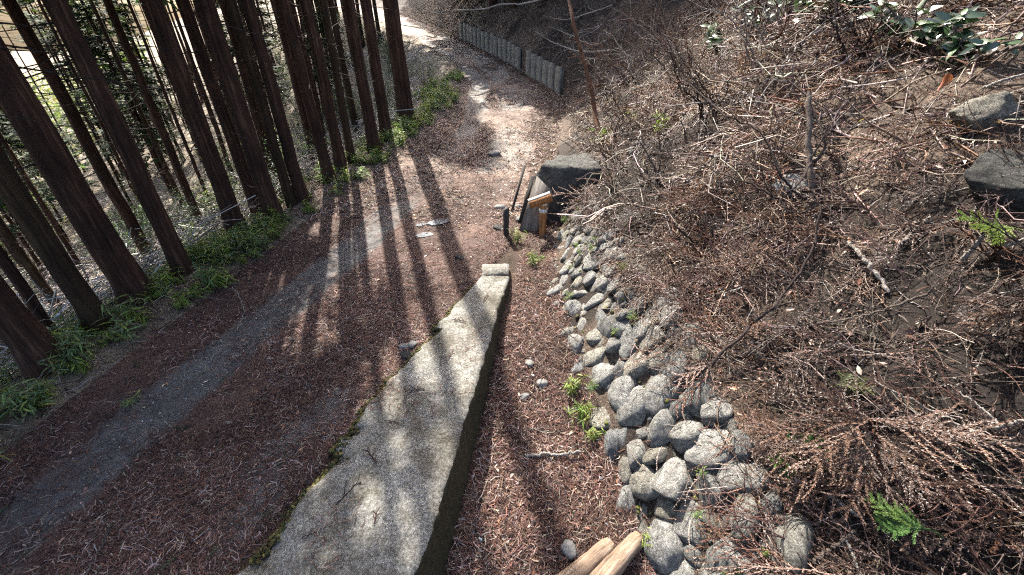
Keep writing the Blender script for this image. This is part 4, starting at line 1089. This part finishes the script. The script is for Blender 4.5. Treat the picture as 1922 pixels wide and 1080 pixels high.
for (x, y, s_, m_, lb) in [(.58, 3.02, .75, 1, "yellow-green bamboo grass at the foot of the stones, upper of the ditch tufts"), (.66, 2.72, .8, 0, "yellow-green bamboo grass at the foot of the stones, larger middle ditch tuft"), (.72, 2.5, .55, 1, "small yellow-green grass low at the stones' foot in the ditch"),
                        (.30, 5.15, .75, 0, "round bright green tuft alone on the litter past the concrete wall's end"), (.07, 5.8, .8, 1, "green tuft at the foot of the stub post and board"), (.98, 1.62, .5, 1, "small green sprout above the peeled logs"),
                        (1.66, 8.0, 1.3, 0, "yellow-green clump at the tip of the sunny spur, lowest left"), (2.2, 6.5, 1.2, 1, "yellow-green clump right of the pale rock on the spur"), (2.1, 7.7, 1.1, 0, "yellow-green clump behind the pale rock on the spur"),
                        (-3.95, 1.95, .9, -1, "bluish green tuft alone at the road's left border near the picture edge"), (-3.35, 2.62, .5, -2, "small dark green sprig on the edge of the left wheel track")]:
    o = thing("grass_tuft", lb, "grass tuft", (x, y, float(zfun(x, y)) - .01), rv.uniform(0, 6), me=(yel[m_] if m_ >= 0 else bam[-m_]))
    o.scale = (s_, s_, s_)

def needle_shrub(seed, h=.9, cols=None, n=520, leaf=.055):
    rr = np.random.default_rng(seed)
    LT, LF = leaf_template(1, .16, .2, .2, 2)
    cs, rs, lp, N, A = [], [], [], [], []
    for s_ in range(16):
        a = rr.uniform(0, 6.28); t = np.linspace(0, 1, 6); l = h * rr.uniform(.6, 1.1); ln = rr.uniform(.2, .8)
        p = np.stack([np.cos(a) * ln * l * t, np.sin(a) * ln * l * t, l * t * (1 - .25 * ln * t)], -1) + rr.normal(size=(6, 3)) * .03 * t[:, None]
        cs.append(p); rs.append(.006 * (1 - .75 * t))
        for k in range(n // 16):
            f = rr.uniform(.25, 1) * 4.99; i = int(f); q = p[i] + (p[i + 1] - p[i]) * (f - i) + rr.normal(size=3) * .05
            lp.append(q); N.append(unit(np.array([.7 * rr.normal(), .7 * rr.normal(), 1]))); A.append(rr.uniform(0, 6.28))
    V, F = tubes(np.array(cs), np.array(rs), 3)
    k = len(lp)
    V2 = instances(LT, basis(np.array(N), np.array(A)), np.array(lp), leaf * rr.uniform(.7, 1.5, k))
    c2 = np.repeat(palette(k, cols or [(.09, .125, .085), (.12, .16, .10), (.15, .19, .13)], .2), len(LT), 0)
    V, F, c = join([(V, F, np.array([.08, .06, .045])), (V2, inst_faces(LF, k, len(LT)), c2)])
    return make_mesh("shrub", V, F, M['leaf'], c)
shr = [needle_shrub(640, 1.0), needle_shrub(641, 1.3, [(.07, .11, .075), (.10, .14, .09)], 620), needle_shrub(642, .9, [(.10, .13, .04), (.14, .16, .05), (.08, .11, .04)]), needle_shrub(643, 1.1, [(.09, .11, .08), (.12, .13, .10)], 420)]
def shrub(x, y, m_, s_, lb, grp=None):
    o = thing("shrub", lb, "shrub", (x, y, float(zfun(x, y)) - .03), rv.uniform(0, 6), grp, shr[m_]); o.scale = (s_, s_, s_)
shrub(-5.3, 6.3, 1, .8, "feathery grey-green bush below the verge, left of the dwarf bamboo thicket")
shrub(-5.2, 2.6, 1, .8, "dark feathery bush under the lowest trunk at the left edge")
shrub(-6.0, 2.9, 3, .9, "pale grey-green bush left of the lowest trunk")
shrub(-4.6, 10.6, 2, .8, "yellowish bush between the verge trunks near the bend")
shrub(-5.2, 12.2, 0, 1.0, "green bush deeper between the verge trunks near the bend")
for _ in range(600):
    y = rv.uniform(2, 34); d = 1.2 + rv.gamma(1.5, 4.0); x = float(XL(y)) - d
    if x < -1.4 * y - 3: continue
    shrub(x, y, int(rv.integers(4)) if d < 14 else int(rv.integers(2, 4)), rv.uniform(.7, 1.5) * (1 if d < 14 else 1.5), "low leafy bush among the cedar trunks on the slope below the road", "undergrowth bushes below the road")
    cnt += 1
    if cnt >= 440: break

# glossy-leaved evergreens on the upper right bank
gl_t = [make_mesh("leaf", *leaf_template(1, .21, .12, dr, 5), M['gloss'], np.array([c])) for dr, c in ((.12, (.035, .07, .028)), (.22, (.045, .09, .03)), (.05, (.03, .055, .028)))]
def glossy(loc, lb, nst, h, lean, seed, lsz):
    rr = np.random.default_rng(seed)
    t = thing("evergreen_shrub", lb, "evergreen shrub", (loc[0], loc[1], float(zfun(loc[0], loc[1])) - .03))
    for s_ in range(nst):
        q = np.linspace(0, 1, 7); l = h * rr.uniform(.7, 1.2); a = rr.uniform(-1.5, 1.5)
        p = np.stack([lean[0] * l * q + .35 * math.sin(a * 3) * l * q ** 1.5, lean[1] * l * q + 1.0 * math.sin(a) * l * q, l * (.75 * q - .25 * q ** 2)], -1)
        V, F = tubes(p[None], np.linspace(.009, .003, 7)[None], 5)
        link("stem", make_mesh("stem", V, F, M['greybark'], smooth=True), t)
        for k in range(13):
            f = rr.uniform(.15, 1) * 5.99; i = min(int(f), 5); pos = p[i] + (p[i + 1] - p[i]) * (f - i)
            o = link("leaf", gl_t[rr.integers(3)], t, pos)
            L = lsz * rr.uniform(.8, 1.35)
            o.scale = (L, L, L); nn = unit(np.array([-.62, -.1, .72]) + rr.normal(size=3) * .42)
            o.rotation_euler = Matrix(basis(nn[None], np.array([rr.uniform(0, 6.28)]))[0].tolist()).to_euler()
    return t
glossy((3.85, 7.2), "glossy-leaved evergreen shrub left of the others at the top, under the two cedars", 6, .8, (-.35, -.4), 701, .17)
glossy((3.8, 6.3), "glossy-leaved evergreen shrub at the top, its leaves over the dark hollow", 6, .75, (-.4, -.3), 702, .15)
glossy((3.68, 5.3), "middle glossy-leaved evergreen shrub with leaves flashing white in the sun", 6, .6, (-.3, -.3), 703, .14)
glossy((3.6, 4.45), "glossy-leaved evergreen shrub nearest the top right corner", 7, .55, (-.3, -.25), 704, .13)
glossy((3.62, 3.95), "glossy-leaved evergreen shrub right above the angular boulder, with the darkest leaves", 6, .42, (-.3, -.3), 705, .12)
glossy((3.45, 8.2), "sparse glossy-leaved evergreen shrub beside the bare white branches", 5, .7, (-.4, -.3), 706, .14)
# withered orange leaf
V, F = leaf_template(.11, .03, .6, .7, 6); V[:, 1] *= 1 + .3 * np.sin(V[:, 0] * 60)
ol = thing("withered_leaf", "withered curled orange leaf hanging on the dark arching branch at upper right", "leaf", (3.40, 3.68, 2.50), .4, me=make_mesh("withered_leaf", V, F, M['dead'], np.array([(.30, .09, .03)])))
ol.rotation_euler = (.4, 1.2, .9)

# ------------------------------------------------------------------ cedar fronds, needles, twigs: the litter
def rope(L, needles, seed, nl=.014, curve=.25, width=.0035, droop=.12, S=4):
    """one ropy cedar shoot along +x set with short spine needles (tris)"""
    rr = np.random.default_rng(seed)
    t = np.linspace(0, 1, S)
    ph = rr.uniform(-1, 1)
    path = lambda q: np.stack([L * q, curve * L * q * q * ph, L * (droop * q - droop * 1.6 * q * q)], -1)
    P = path(t); V = []; F = []
    for i in range(S):
        w = width * (1 - .7 * t[i]); V += [P[i] + [0, w, 0], P[i] - [0, w, 0], P[i] + [0, 0, w * 1.4]]
    for i in range(S - 1):
        b = i * 3
        F += [(b, b + 1, b + 3), (b + 1, b + 4, b + 3), (b, b + 3, b + 2), (b + 3, b + 5, b + 2), (b + 1, b + 2, b + 4), (b + 2, b + 5, b + 4)]
    for k in range(needles):
        q = np.array([(k + .5) / needles]); c = path(q)[0]; a = k * 2.4
        l = nl * (1 - .45 * q[0]) * rr.uniform(.8, 1.2)
        d = np.array([.75, .66 * math.cos(a), .66 * abs(math.sin(a)) * (1 if k % 3 else -.4)])
        s_ = unit(np.cross(d, [0, 0, 1])) * nl * .2
        b = len(V); V += [c - s_, c + s_, c + d * l]; F.append((b, b + 1, b + 2))
    return np.array(V), np.array(F)

def frond(L, seed, sides, needles, nl=.014):
    """a branched cedar spray: a stem with ropy side shoots sweeping forward"""
    rr = np.random.default_rng(seed)
    parts = []
    V, F = rope(L, needles * 2, seed, nl, .18, .004); parts.append((V, F, 1))
    ph = np.random.default_rng(seed).uniform(-1, 1)
    for k in range(sides):
        q = .12 + .8 * k / sides; sd = 1 if k % 2 else -1
        l = L * rr.uniform(.32, .55) * (1.1 - .6 * q)
        V, F = rope(l, needles, seed * 31 + k, nl, .3, .003, .1)
        an = sd * rr.uniform(.45, .85); c, s_ = math.cos(an), math.sin(an); tl = rr.uniform(-.25, .25)
        W = np.stack([V[:, 0] * c - V[:, 1] * s_, V[:, 0] * s_ + V[:, 1] * c, V[:, 2] + V[:, 0] * tl], -1)
        W += [L * q, .18 * L * q * q * ph, L * (.12 * q - .19 * q * q)]
        parts.append((W, F, 1))
    V, F, c = join(parts)
    return V, F

DEADC = [(.13, .066, .042), (.20, .12, .085), (.09, .05, .038), (.27, .19, .15), (.34, .27, .23), (.06, .036, .03), (.17, .08, .042), (.22, .15, .12)]
def scatter_on(P, T, F, scale, cols, jit=.35, lift=.01, updir=0.0, heading=None):
    k = len(P)
    n = normal(P[:, 0], P[:, 1])
    n = unit(n + rng.normal(size=(k, 3)) * jit)
    a = rng.uniform(0, 2 * math.pi, k) if heading is None else heading + rng.normal(size=k) * .9
    rot = basis(n, a)
    loc = np.stack([P[:, 0], P[:, 1], zfun(P[:, 0], P[:, 1]) + lift * rng.random(k) ** 1.5], -1)
    V = instances(T, rot, loc, scale)
    pc = palette(k, cols) * (.62 + .75 * vnoise(P[:, 0] * 1.7, P[:, 1] * 1.7, 141))[:, None] * np.where(P[:, 0] > XH(P[:, 1]), 1 - .55 * shade_humus(P[:, 0], P[:, 1]), 1)[:, None]  # litter takes the same painted shade at the lower right
    c = np.repeat(pc, len(T), 0)
    return V, inst_faces(F, k, len(T)), c

def pick(n, x0, x1, y0, y1, falloff, ok):
    """n ground points, denser towards the near ground"""
    out = []
    have = 0
    while have < n:
        x = rng.uniform(x0, x1, n * 3); y = rng.uniform(y0, y1, n * 3)
        d2 = x ** 2 + y ** 2 + (zfun(x, y) - 2.9) ** 2
        keep = (rng.random(len(x)) < np.minimum(1, (falloff ** 2) / d2)) & ok(x, y)
        out.append(np.stack([x[keep], y[keep]], -1)); have += keep.sum()
    return np.concatenate(out)[:n]

on_hill = lambda x, y: (x > XH(y) - .10) & (x < 1.15 * y + 3.2) & (vnoise(x * 1.3, y * 1.3, 57) > .30) & (rng.random(np.shape(x)) > np.maximum(.72 * shade_humus(x, y), .62 * bare(x, y)))
on_hill_all = lambda x, y: (x > XH(y) - .06) & (x < 1.2 * y + 3.2) & (rng.random(np.shape(x)) > np.maximum(.7 * shade_humus(x, y), .5 * bare(x, y)))

def litter(name, parts, mat):
    V, F, c = join(parts)
    return link(name, make_mesh(name, V, F, mat, c), kind='stuff')

# brown ropy shoots over the hillside
parts = []
for i, (n, L, nd, fo) in enumerate([(3600, .16, 14, 3.2), (3600, .24, 18, 3.4), (3000, .12, 11, 3.4)]):
    T, F = rope(L, nd, 800 + i, .013, .3 + .2 * i)
    P = pick(n, .9, 9, -.2, 16, fo, on_hill)
    parts.append(scatter_on(P, T, F, rng.uniform(.6, 1.4, n), DEADC, .45, .06))
for i in range(4):
    T, F = rope(.3, 7, 810 + i, .03, .3 + .15 * i, .006, S=3)
    P = pick(3200, .5, 12, 3, 20, 8, on_hill_all)
    parts.append(scatter_on(P, T, F, rng.uniform(.6, 1.8, 3200), DEADC, .45, .08))
litter("cedar_shoot_litter", parts, M['dead'])
# branched sprays
parts = []
for i in range(6):
    T, F = frond([.40, .5, .36, .45, .32, .55][i], 830 + i, 10, 13, .017)
    P = pick(240, .9, 7, -.2, 10, 3.6, on_hill)
    hd = np.full(240, math.pi * .85)
    parts.append(scatter_on(P, T, F, rng.uniform(.7, 1.4, 240), [(.14, .066, .04), (.10, .048, .032), (.18, .095, .06), (.07, .038, .028), (.24, .16, .12)], .4, .10, heading=hd))
litter("dead_cedar_sprays", parts, M['dead'])

# needle crumbs: flat bent strips for the road, verge, ditch and hill
def strip(L, w, bend, seed):
    rr = np.random.default_rng(seed); t = np.linspace(0, 1, 3); V = []; F = []
    for i in range(3):
        ww = w * (1 - .6 * t[i]); x = L * (t[i] - .5); y = bend * L * (t[i] - .5) ** 2; z = .012 * L * math.sin(t[i] * 5 + seed)
        V += [(x, y - ww, z), (x, y + ww, z + ww * .7)]
    for i in range(2):
        b = i * 2; F += [(b, b + 1, b + 3), (b, b + 3, b + 2)]
    return np.array(V), np.array(F)
ROADC = [(.085, .044, .034), (.125, .066, .05), (.06, .032, .026), (.17, .11, .09), (.10, .048, .034), (.042, .025, .02), (.27, .21, .18)]
def on_road(x, y):
    inr = (x > XL(y) - .7) & (x < XR(y) + .02)
    return inr & (rng.random(len(x)) > track(x, y) * .78) & (rng.random(len(x)) < .12 + .88 * sstep(.3, .62, .6 * vnoise(x * 1.5, y * 1.1, 66) + .4 * vnoise(x * 5, y * 4, 67)))
on_ditch = lambda x, y: (x > XW(y) + .06) & (x < XB(y) + .04)
parts = []
for i in range(5):
    T, F = strip([.05, .08, .035, .11, .06][i], [.0022, .0026, .003, .0022, .0035][i], [.5, -.8, .3, .6, -.4][i], i)
    P = pick(15000, -6, 1.6, .6, 15, 4.2, on_road)
    parts.append(scatter_on(P, T, F, rng.uniform(.6, 1.5, len(P)), ROADC, .22, .012))
    P = pick(4200, -1, 1.4, .8, 7.2, 4.0, on_ditch)
    parts.append(scatter_on(P, T, F, rng.uniform(.6, 1.5, len(P)), ROADC, .3, .02))
    P = pick(5200, .9, 9, -.3, 16, 3.6, on_hill_all)
    parts.append(scatter_on(P, T, F, rng.uniform(.4, 1.1, len(P)), DEADC, .5, .03))
DRYC = [(.17, .12, .095), (.26, .2, .165), (.10, .07, .055), (.38, .31, .27), (.2, .12, .08), (.07, .05, .04)]
for i in range(3):
    T, F = strip([.09, .14, .06][i], [.005, .005, .008][i], [.5, -.8, .3][i], i + 9)
    P = pick(8000, -7, 2.2, 6.5, 26, 14, lambda x, y: (x > XL(y) - .5) & (x < XB(y) + .1) & (rng.random(len(x)) > track(x, y) * .9) & (rng.random(len(x)) < sstep(.2, .6, vnoise(x * 1.8, y * 1.1, 69))))
    parts.append(scatter_on(P, T, F, rng.uniform(.6, 1.6, len(P)), DRYC, .3, .03))
litter("needle_litter", parts, M['wood'])
# longer shed shoots on road and ditch
parts = []
for i in range(3):
    T, F = rope([.10, .14, .18][i], 9, 850 + i, .009, .4, .0028, .05)
    P = pick(1200, -6, 1.6, .6, 13, 3.6, on_road)
    parts.append(scatter_on(P, T, F, rng.uniform(.6, 1.3, 1200), ROADC, .16, .01))
    P = pick(700, -1, 1.4, .8, 7, 3.6, on_ditch)
    parts.append(scatter_on(P, T, F, rng.uniform(.6, 1.3, 700), ROADC, .2, .015))
for i in range(3):
    T, F = frond([.16, .22, .28][i], 860 + i, 7, 9, .011)
    P = pick(90, -6, 1.4, .8, 13, 4, lambda x, y: on_road(x, y) | on_ditch(x, y))
    parts.append(scatter_on(P, T, F, rng.uniform(.6, 1.2, 90), ROADC[:6], .08, .012))
T, F = frond(.16, 866, 6, 9, .011)
P = pick(45, -6, 0, .8, 11, 4, lambda x, y: (x > XL(y) - .3) & (x < XR(y)))
parts.append(scatter_on(P, T, F, rng.uniform(.6, 1.2, 45), [(.05, .085, .035), (.07, .10, .045)], .08, .012))
litter("shed_shoot_litter", parts, M['dead'])

# broad fallen leaves and wood chips
T, F = leaf_template(1, .24, .45, .2, 3); F = quads_to_tris(F)
parts = []
LEAFC = [(.32, .20, .14), (.40, .29, .22), (.22, .11, .06), (.45, .36, .28), (.28, .13, .09), (.18, .10, .06)]
P = pick(900, -6, 1.6, .6, 14, 4, lambda x, y: (x > XL(y) - 1.0) & (x < XR(y)))
parts.append(scatter_on(P, T, F, rng.uniform(.018, .055, 900), LEAFC, .25, .012))
P = pick(180, -1, 1.4, .8, 6, 4, on_ditch); parts.append(scatter_on(P, T, F, rng.uniform(.02, .06, 180), LEAFC, .3, .02))
P = pick(1500, .9, 9, 0, 16, 3.6, on_hill_all); parts.append(scatter_on(P, T, F, rng.uniform(.025, .07, 1500), LEAFC, .5, .06))
P = pick(600, -6, 1.5, 6, 14, 9, lambda x, y: (x > T2(y) - .3) & (x < XB(y))); parts.append(scatter_on(P, T, F, rng.uniform(.025, .06, 600), LEAFC, .3, .02))
litter("fallen_leaves", parts, M['dead'])

# twigs on the hillside, the road verge and the slope below
def twig_scatter(P, Lr, rad, cols, lift, jit, sides=3, heading=None):
    k = len(P); n = unit(normal(P[:, 0], P[:, 1]) + rng.normal(size=(k, 3)) * jit)
    a = rng.uniform(0, 6.28, k) if heading is None else heading + rng.normal(size=k) * .7
    B = basis(n, a); L = rng.uniform(*Lr, k); t = np.linspace(-.5, .5, 5)
    b1 = (rng.normal(size=k) * .11).clip(-.2, .2); b2 = rng.normal(size=k) * .1
    loc = np.stack([P[:, 0], P[:, 1], zfun(P[:, 0], P[:, 1]) + lift * rng.random(k)], -1)
    cv = loc[:, None] + L[:, None, None] * (t[None, :, None] * B[:, None, :, 0] + (b1[:, None] * (t ** 2 * 2)[None] + b2[:, None] * np.sin(t * 9)[None])[..., None] * B[:, None, :, 1] + (.05 * np.cos(t * 7))[None, :, None] * B[:, None, :, 2])
    r = rad * rng.uniform(.5, 1.5, k)[:, None] * np.linspace(1.1, .45, 5)[None]
    V, F = tubes(cv, r, sides)
    return V, F, np.repeat(palette(k, cols), 5 * sides, 0)
TWC = [(.16, .13, .11), (.24, .2, .175), (.09, .07, .058), (.34, .30, .265), (.06, .045, .038), (.13, .08, .055)]
parts = [twig_scatter(pick(1300, .9, 8, -.2, 14, 3.4, on_hill_all), (.15, .6), .0032, TWC, .09, .35, heading=np.full(1300, 2.5)),
         twig_scatter(pick(2600, .8, 12, 4, 22, 8, on_hill_all), (.3, 1.2), .006, TWC + [(.42, .38, .34)], .3, .5),
         twig_scatter(pick(500, -6, 1, .7, 12, 4, on_road), (.06, .28), .0022, TWC, .01, .05),
         twig_scatter(pick(420, -8, -2, .5, 14, 5, lambda x, y: (x < XL(y) + .1) & (x > XL(y) - 1.2)), (.12, .5), .0035, TWC, .06, .25),
         twig_scatter(pick(130, -1, 1.2, .8, 6, 4, on_ditch), (.08, .35), .003, TWC, .03, .2)]
litter("twig_litter", parts, M['wood'])
PALE = [(.42, .39, .35), (.5, .47, .43), (.30, .27, .24), (.18, .15, .13), (.58, .55, .50)]
below = lambda x, y: (x < XL(y) - 1.0) & (x > -1.5 * y - 4)
parts = [twig_scatter(pick(6500, -28, -3, 0, 36, 13, below), (.4, 1.6), .008, PALE, .45, .35),
         twig_scatter(pick(1800, -14, -3, 0, 20, 7, below), (.3, 1.0), .004, PALE, .6, .9)]
litter("brushwood_litter", parts, M['wood'])
T, F = leaf_template(1, .22, .2, .2, 2); F = quads_to_tris(F)
P = pick(12000, -75, -8, 4, 80, 60, lambda x, y: (x < XL(y) - 20) & (x > -1.4 * y - 4) & (vnoise(x * .3, y * .3, 58) > .3))
litter("distant_undergrowth", [scatter_on(P, T, F, rng.uniform(.2, .6, len(P)), [(.10, .14, .05), (.16, .18, .07), (.2, .19, .12), (.07, .11, .05)], .7, 1.2)], M['leaf'])
# far bank beyond the bend: withered grass and creepers hanging over the slabs
def far_bank(x, y): return (x > XB(y) - .05) & (x < XB(y) + 9)
parts = [twig_scatter(pick(6500, -8, 12, 13.2, 36, 22, far_bank), (.25, .8), .006, [(.10, .085, .065), (.17, .145, .115), (.24, .21, .17), (.06, .05, .04)], .25, .7)]
litter("withered_grass", parts, M['wood'])
# scattered pebbles
T, F = ICO[1]; T = T * [1, .75, .5]
PEB = [(.2, .2, .2), (.32, .31, .3), (.13, .13, .135), (.45, .44, .42)]
P = pick(1700, -6, 1.5, .6, 14, 3.5, lambda x, y: (x > XL(y) - .1) & (x < XR(y)))
parts = [scatter_on(P, T, F, .003 + .008 * rng.random(1700) ** 3, PEB, .2, .003)]
P = pick(150, -1, 1.4, .8, 6, 4, on_ditch); parts.append(scatter_on(P, T, F, .005 + .02 * rng.random(150) ** 2, PEB, .3, .005))
litter("pebbles", parts, M['wood'])

# litter and crumbs lying on the concrete
k = 2600
yy = rng.uniform(.9, 4.8, k); f = rng.random(k) ** 1.6
xx = np.interp(yy, WLY, WLX) + .02 + f * (np.interp(yy, [1.24, 4.76], [-.56, -.03]) - np.interp(yy, WLY, WLX) - .04)
keep = (vnoise(xx * 2.6, yy * 2.6, 93) + .18 * rng.random(k)) > .78
xx, yy = xx[keep], yy[keep]; k = len(xx)
T, F = strip(.07, .0022, .6, 3)
rot = basis(unit(np.stack([.1 * rng.normal(size=k), .1 * rng.normal(size=k), np.ones(k)], -1)), rng.uniform(0, 6.28, k))
V = instances(T, rot, np.stack([xx, yy, np.interp(yy, [.3, 1.3, 4.76], [.10, .09, .05]) + .012], -1), rng.uniform(.4, 1.3, k))
parts = [(V, inst_faces(F, k, len(T)), np.repeat(palette(k, ROADC), len(T), 0))]
T, F = frond(.16, 868, 6, 9, .010)
pp = np.array([(-1.0, 1.95), (-.78, 2.7), (-1.25, 1.45), (-.62, 3.1), (-.5, 3.7), (-.9, 1.5), (-.33, 4.1), (-1.05, 2.35)]); k = len(pp)
rot = basis(unit(np.stack([.05 * rng.normal(size=k), .05 * rng.normal(size=k), np.ones(k)], -1)), rng.uniform(0, 6.28, k))
V = instances(T, rot, np.stack([pp[:, 0], pp[:, 1], np.interp(pp[:, 1], [.3, 1.3, 4.76], [.10, .09, .05]) + .012], -1), rng.uniform(.6, 1.2, k))
parts.append((V, inst_faces(F, k, len(T)), np.repeat(palette(k, ROADC[:6]), len(T), 0)))
litter("needles_on_concrete", parts, M['wood'])

# moss cushions along the wall's road-side edge
T, F = ICO[1]; T = T * [1, 1, .6]
k = 1500
yy = rng.uniform(.6, 4.8, k); keep = vnoise(yy * 1.9, yy * 0, 95) + .25 * rng.random(k) > .42
yy = yy[keep]; k = len(yy)
xx = np.interp(yy, WLY, WLX) + rng.normal(size=k) * .028 - .008
zz = np.interp(yy, [.3, 1.3, 4.76], [.085, .075, .04]) - .02 * rng.random(k) - np.maximum(0, np.interp(yy, WLY, WLX) - xx) * .6
rot = basis(unit(rng.normal(size=(k, 3)) * .5 + [0, 0, 1]), rng.uniform(0, 6.28, k))
V = instances(T, rot, np.stack([xx, yy, zz], -1), rng.uniform(.005, .018, k)); V += rng.normal(size=V.shape) * .0045
parts = [(V, inst_faces(F, k, len(T)), np.repeat(palette(k, [(.055, .055, .016), (.08, .075, .022), (.035, .04, .013), (.12, .105, .035), (.07, .05, .025)]), len(T), 0))]
# and between the stones
for (c_, n_) in STONES[::2]:
    kk = 10; p = c_ + n_ * .0 + rng.normal(size=(kk, 3)) * [.05, .05, .05] - [0, 0, .06]
    V = instances(T, basis(np.repeat(n_[None], kk, 0), rng.uniform(0, 6.28, kk)), p, rng.uniform(.012, .03, kk)); V += rng.normal(size=V.shape) * .004
    parts.append((V, inst_faces(F, kk, len(T)), np.repeat(palette(kk, [(.09, .095, .025), (.06, .06, .025), (.11, .09, .05)]), len(T), 0)))
litter("moss", parts, M['moss'])

# fronds and needles spilling over the top stones
parts = []
for i in range(4):
    T, F = (rope([.2, .28, .15, .22][i], 16, 870 + i, .013, .4) if i < 3 else frond(.3, 875, 8, 10))
    k = [420, 260, 420, 60][i]
    y = rng.uniform(.6, 6.0, k); x = XH(y) - rng.gamma(1.3, .09, k) + .06
    t = np.clip((XH(y) - x) / (XH(y) - XB(y)), 0, 1)
    z = zfun(x, y) + .075 * (t > .02) + .02 * rng.random(k) + .03
    n = unit(np.stack([-.65 + 0 * y, 0 * y, .75 + 0 * y], -1) + rng.normal(size=(k, 3)) * .3)
    keep = vnoise(y * 2.3, y * 0 + 2, 151) + .4 * rng.random(k) > .55
    rot = basis(n, math.pi + rng.normal(size=k) * 1.0)
    V = instances(T, rot[keep], np.stack([x, y, z], -1)[keep], rng.uniform(.6, 1.3, keep.sum()))
    parts.append((V, inst_faces(F, keep.sum(), len(T)), np.repeat(palette(keep.sum(), DEADC), len(T), 0)))
litter("overhanging_litter", parts, M['dead'])
for i in range(16):
    y = rng.uniform(1.2, 5.8); t = rng.uniform(.1, .9); x = float(XB(y) + (XH(y) - XB(y)) * t)
    o = thing("wall_plant", "tiny green seedling rooted in a joint of the stone wall", "seedling", (x - .06, y, float(zfun(x, y)) + .04), rng.uniform(0, 6), "seedlings in the stone wall joints", bam[i % 5]); q = rng.uniform(.18, .34); o.scale = (q, q, q); o.rotation_euler[1] = -.6

# the big fallen brown cedar branch in the bottom right and single sprigs
def spray_thing(name, lb, loc, stem, fronds, cols, seed, L=.4, mat='dead'):
    rr = np.random.default_rng(seed)
    t = thing(name, lb, "cedar branch", loc)
    V, F = branch_geo(np.array(stem), .013, .006, 0, rr, 6)
    V, F = branch_geo(np.array(stem), .013 if mat == 'dead' else .0045, .005 if mat == 'dead' else .002, 0, rr, 6)
    link("stem", make_mesh("stem", V, F, M['redbark'] if mat == 'dead' else M['leaf'], np.array([cols[0]]), smooth=True), t)
    P = resample(stem, 30)
    for k in range(fronds):
        q = int(rr.uniform(6, 29)); p = P[q]
        Lk = L * rr.uniform(.6, 1.1)
        V, F = frond(Lk, seed * 7 + k, 9, 34, .019)
        a = (rr.choice([-.45, -.45, -1.1, 2.6, 3.3]) + rr.normal() * .4) if fronds > 6 else math.atan2(stem[-1][1] - stem[0][1], stem[-1][0] - stem[0][0]) + rr.normal() * .6
        n = unit(np.array([-.45, -.1, 1.0]) + rr.normal(size=3) * .35)
        V = instances(V, basis(n[None], np.array([a])), p[None], None)
        link("frond", make_mesh("frond", V, F, M[mat], np.array([cols[rr.integers(len(cols))]]) * rr.uniform(.75, 1.25)), t)
    return t
z0 = lambda x, y, l=0: (x, y, float(zfun(x, y)) + l)
HC = [(.075, .036, .021), (.10, .048, .028), (.06, .03, .02), (.13, .072, .047), (.045, .024, .018)]
spray_thing("cedar_branch", "large fallen branch of dead brown cedar fronds with an upright stem at lower right", z0(2.0, 1.30, .02), [(0, 0, 0), (.0, .1, .14), (-.01, .2, .27), (-.02, .3, .36)], 30, HC, 41, .55)
spray_thing("cedar_branch", "heap of rust-brown cedar fronds spilling over the stones left of the large fallen branch", z0(1.78, 1.75, .04), [(0, 0, 0), (-.05, -.05, .05), (-.12, -.06, .06), (-.2, -.05, .04)], 16, HC, 42, .3)
spray_thing("cedar_branch", "dark brown cedar fronds at the bottom right corner", z0(2.25, 1.0, .06), [(0, 0, 0), (.05, .05, .05), (.1, .1, .06), (.16, .18, .05)], 16, HC, 43, .36)
spray_thing("cedar_branch", "brown drooping cedar fronds at the right edge, above the corner heap", z0(2.72, 1.75, .06), [(0, 0, 0), (.0, .06, .1), (.02, .12, .18), (.05, .2, .24)], 14, HC, 44, .34)
GC = [(.045, .095, .022), (.06, .12, .03), (.09, .15, .03)]
spray_thing("cedar_sprig", "green cedar sprig lying among brown fronds, left of the large fallen branch", z0(1.86, 1.42, .12), [(0, 0, 0), (-.04, .06, .03), (-.1, .12, .04), (-.16, .15, .03)], 5, GC, 45, .2, 'leaf')
spray_thing("cedar_sprig", "olive green cedar sprig on top of the brown frond heap", z0(1.98, 1.9, .12), [(0, 0, 0), (.05, -.0, .03), (.1, -.02, .03), (.15, -.05, .02)], 5, [(.07, .08, .025), (.1, .1, .03)], 46, .18, 'leaf')
spray_thing("cedar_sprig", "bright green cedar sprig on the litter at the right edge", z0(3.05, 2.3, .08), [(0, 0, 0), (-.05, .02, .02), (-.1, .03, .02), (-.16, .05, .01)], 5, [(.12, .17, .03), (.16, .2, .04)], 47, .2, 'leaf')
spray_thing("cedar_sprig", "green cedar sprig at the bottom edge near the corner heap", z0(2.05, 1.06, .14), [(0, 0, 0), (-.05, .02, .03), (-.1, .03, .03), (-.16, .04, .01)], 5, GC, 48, .2, 'leaf')
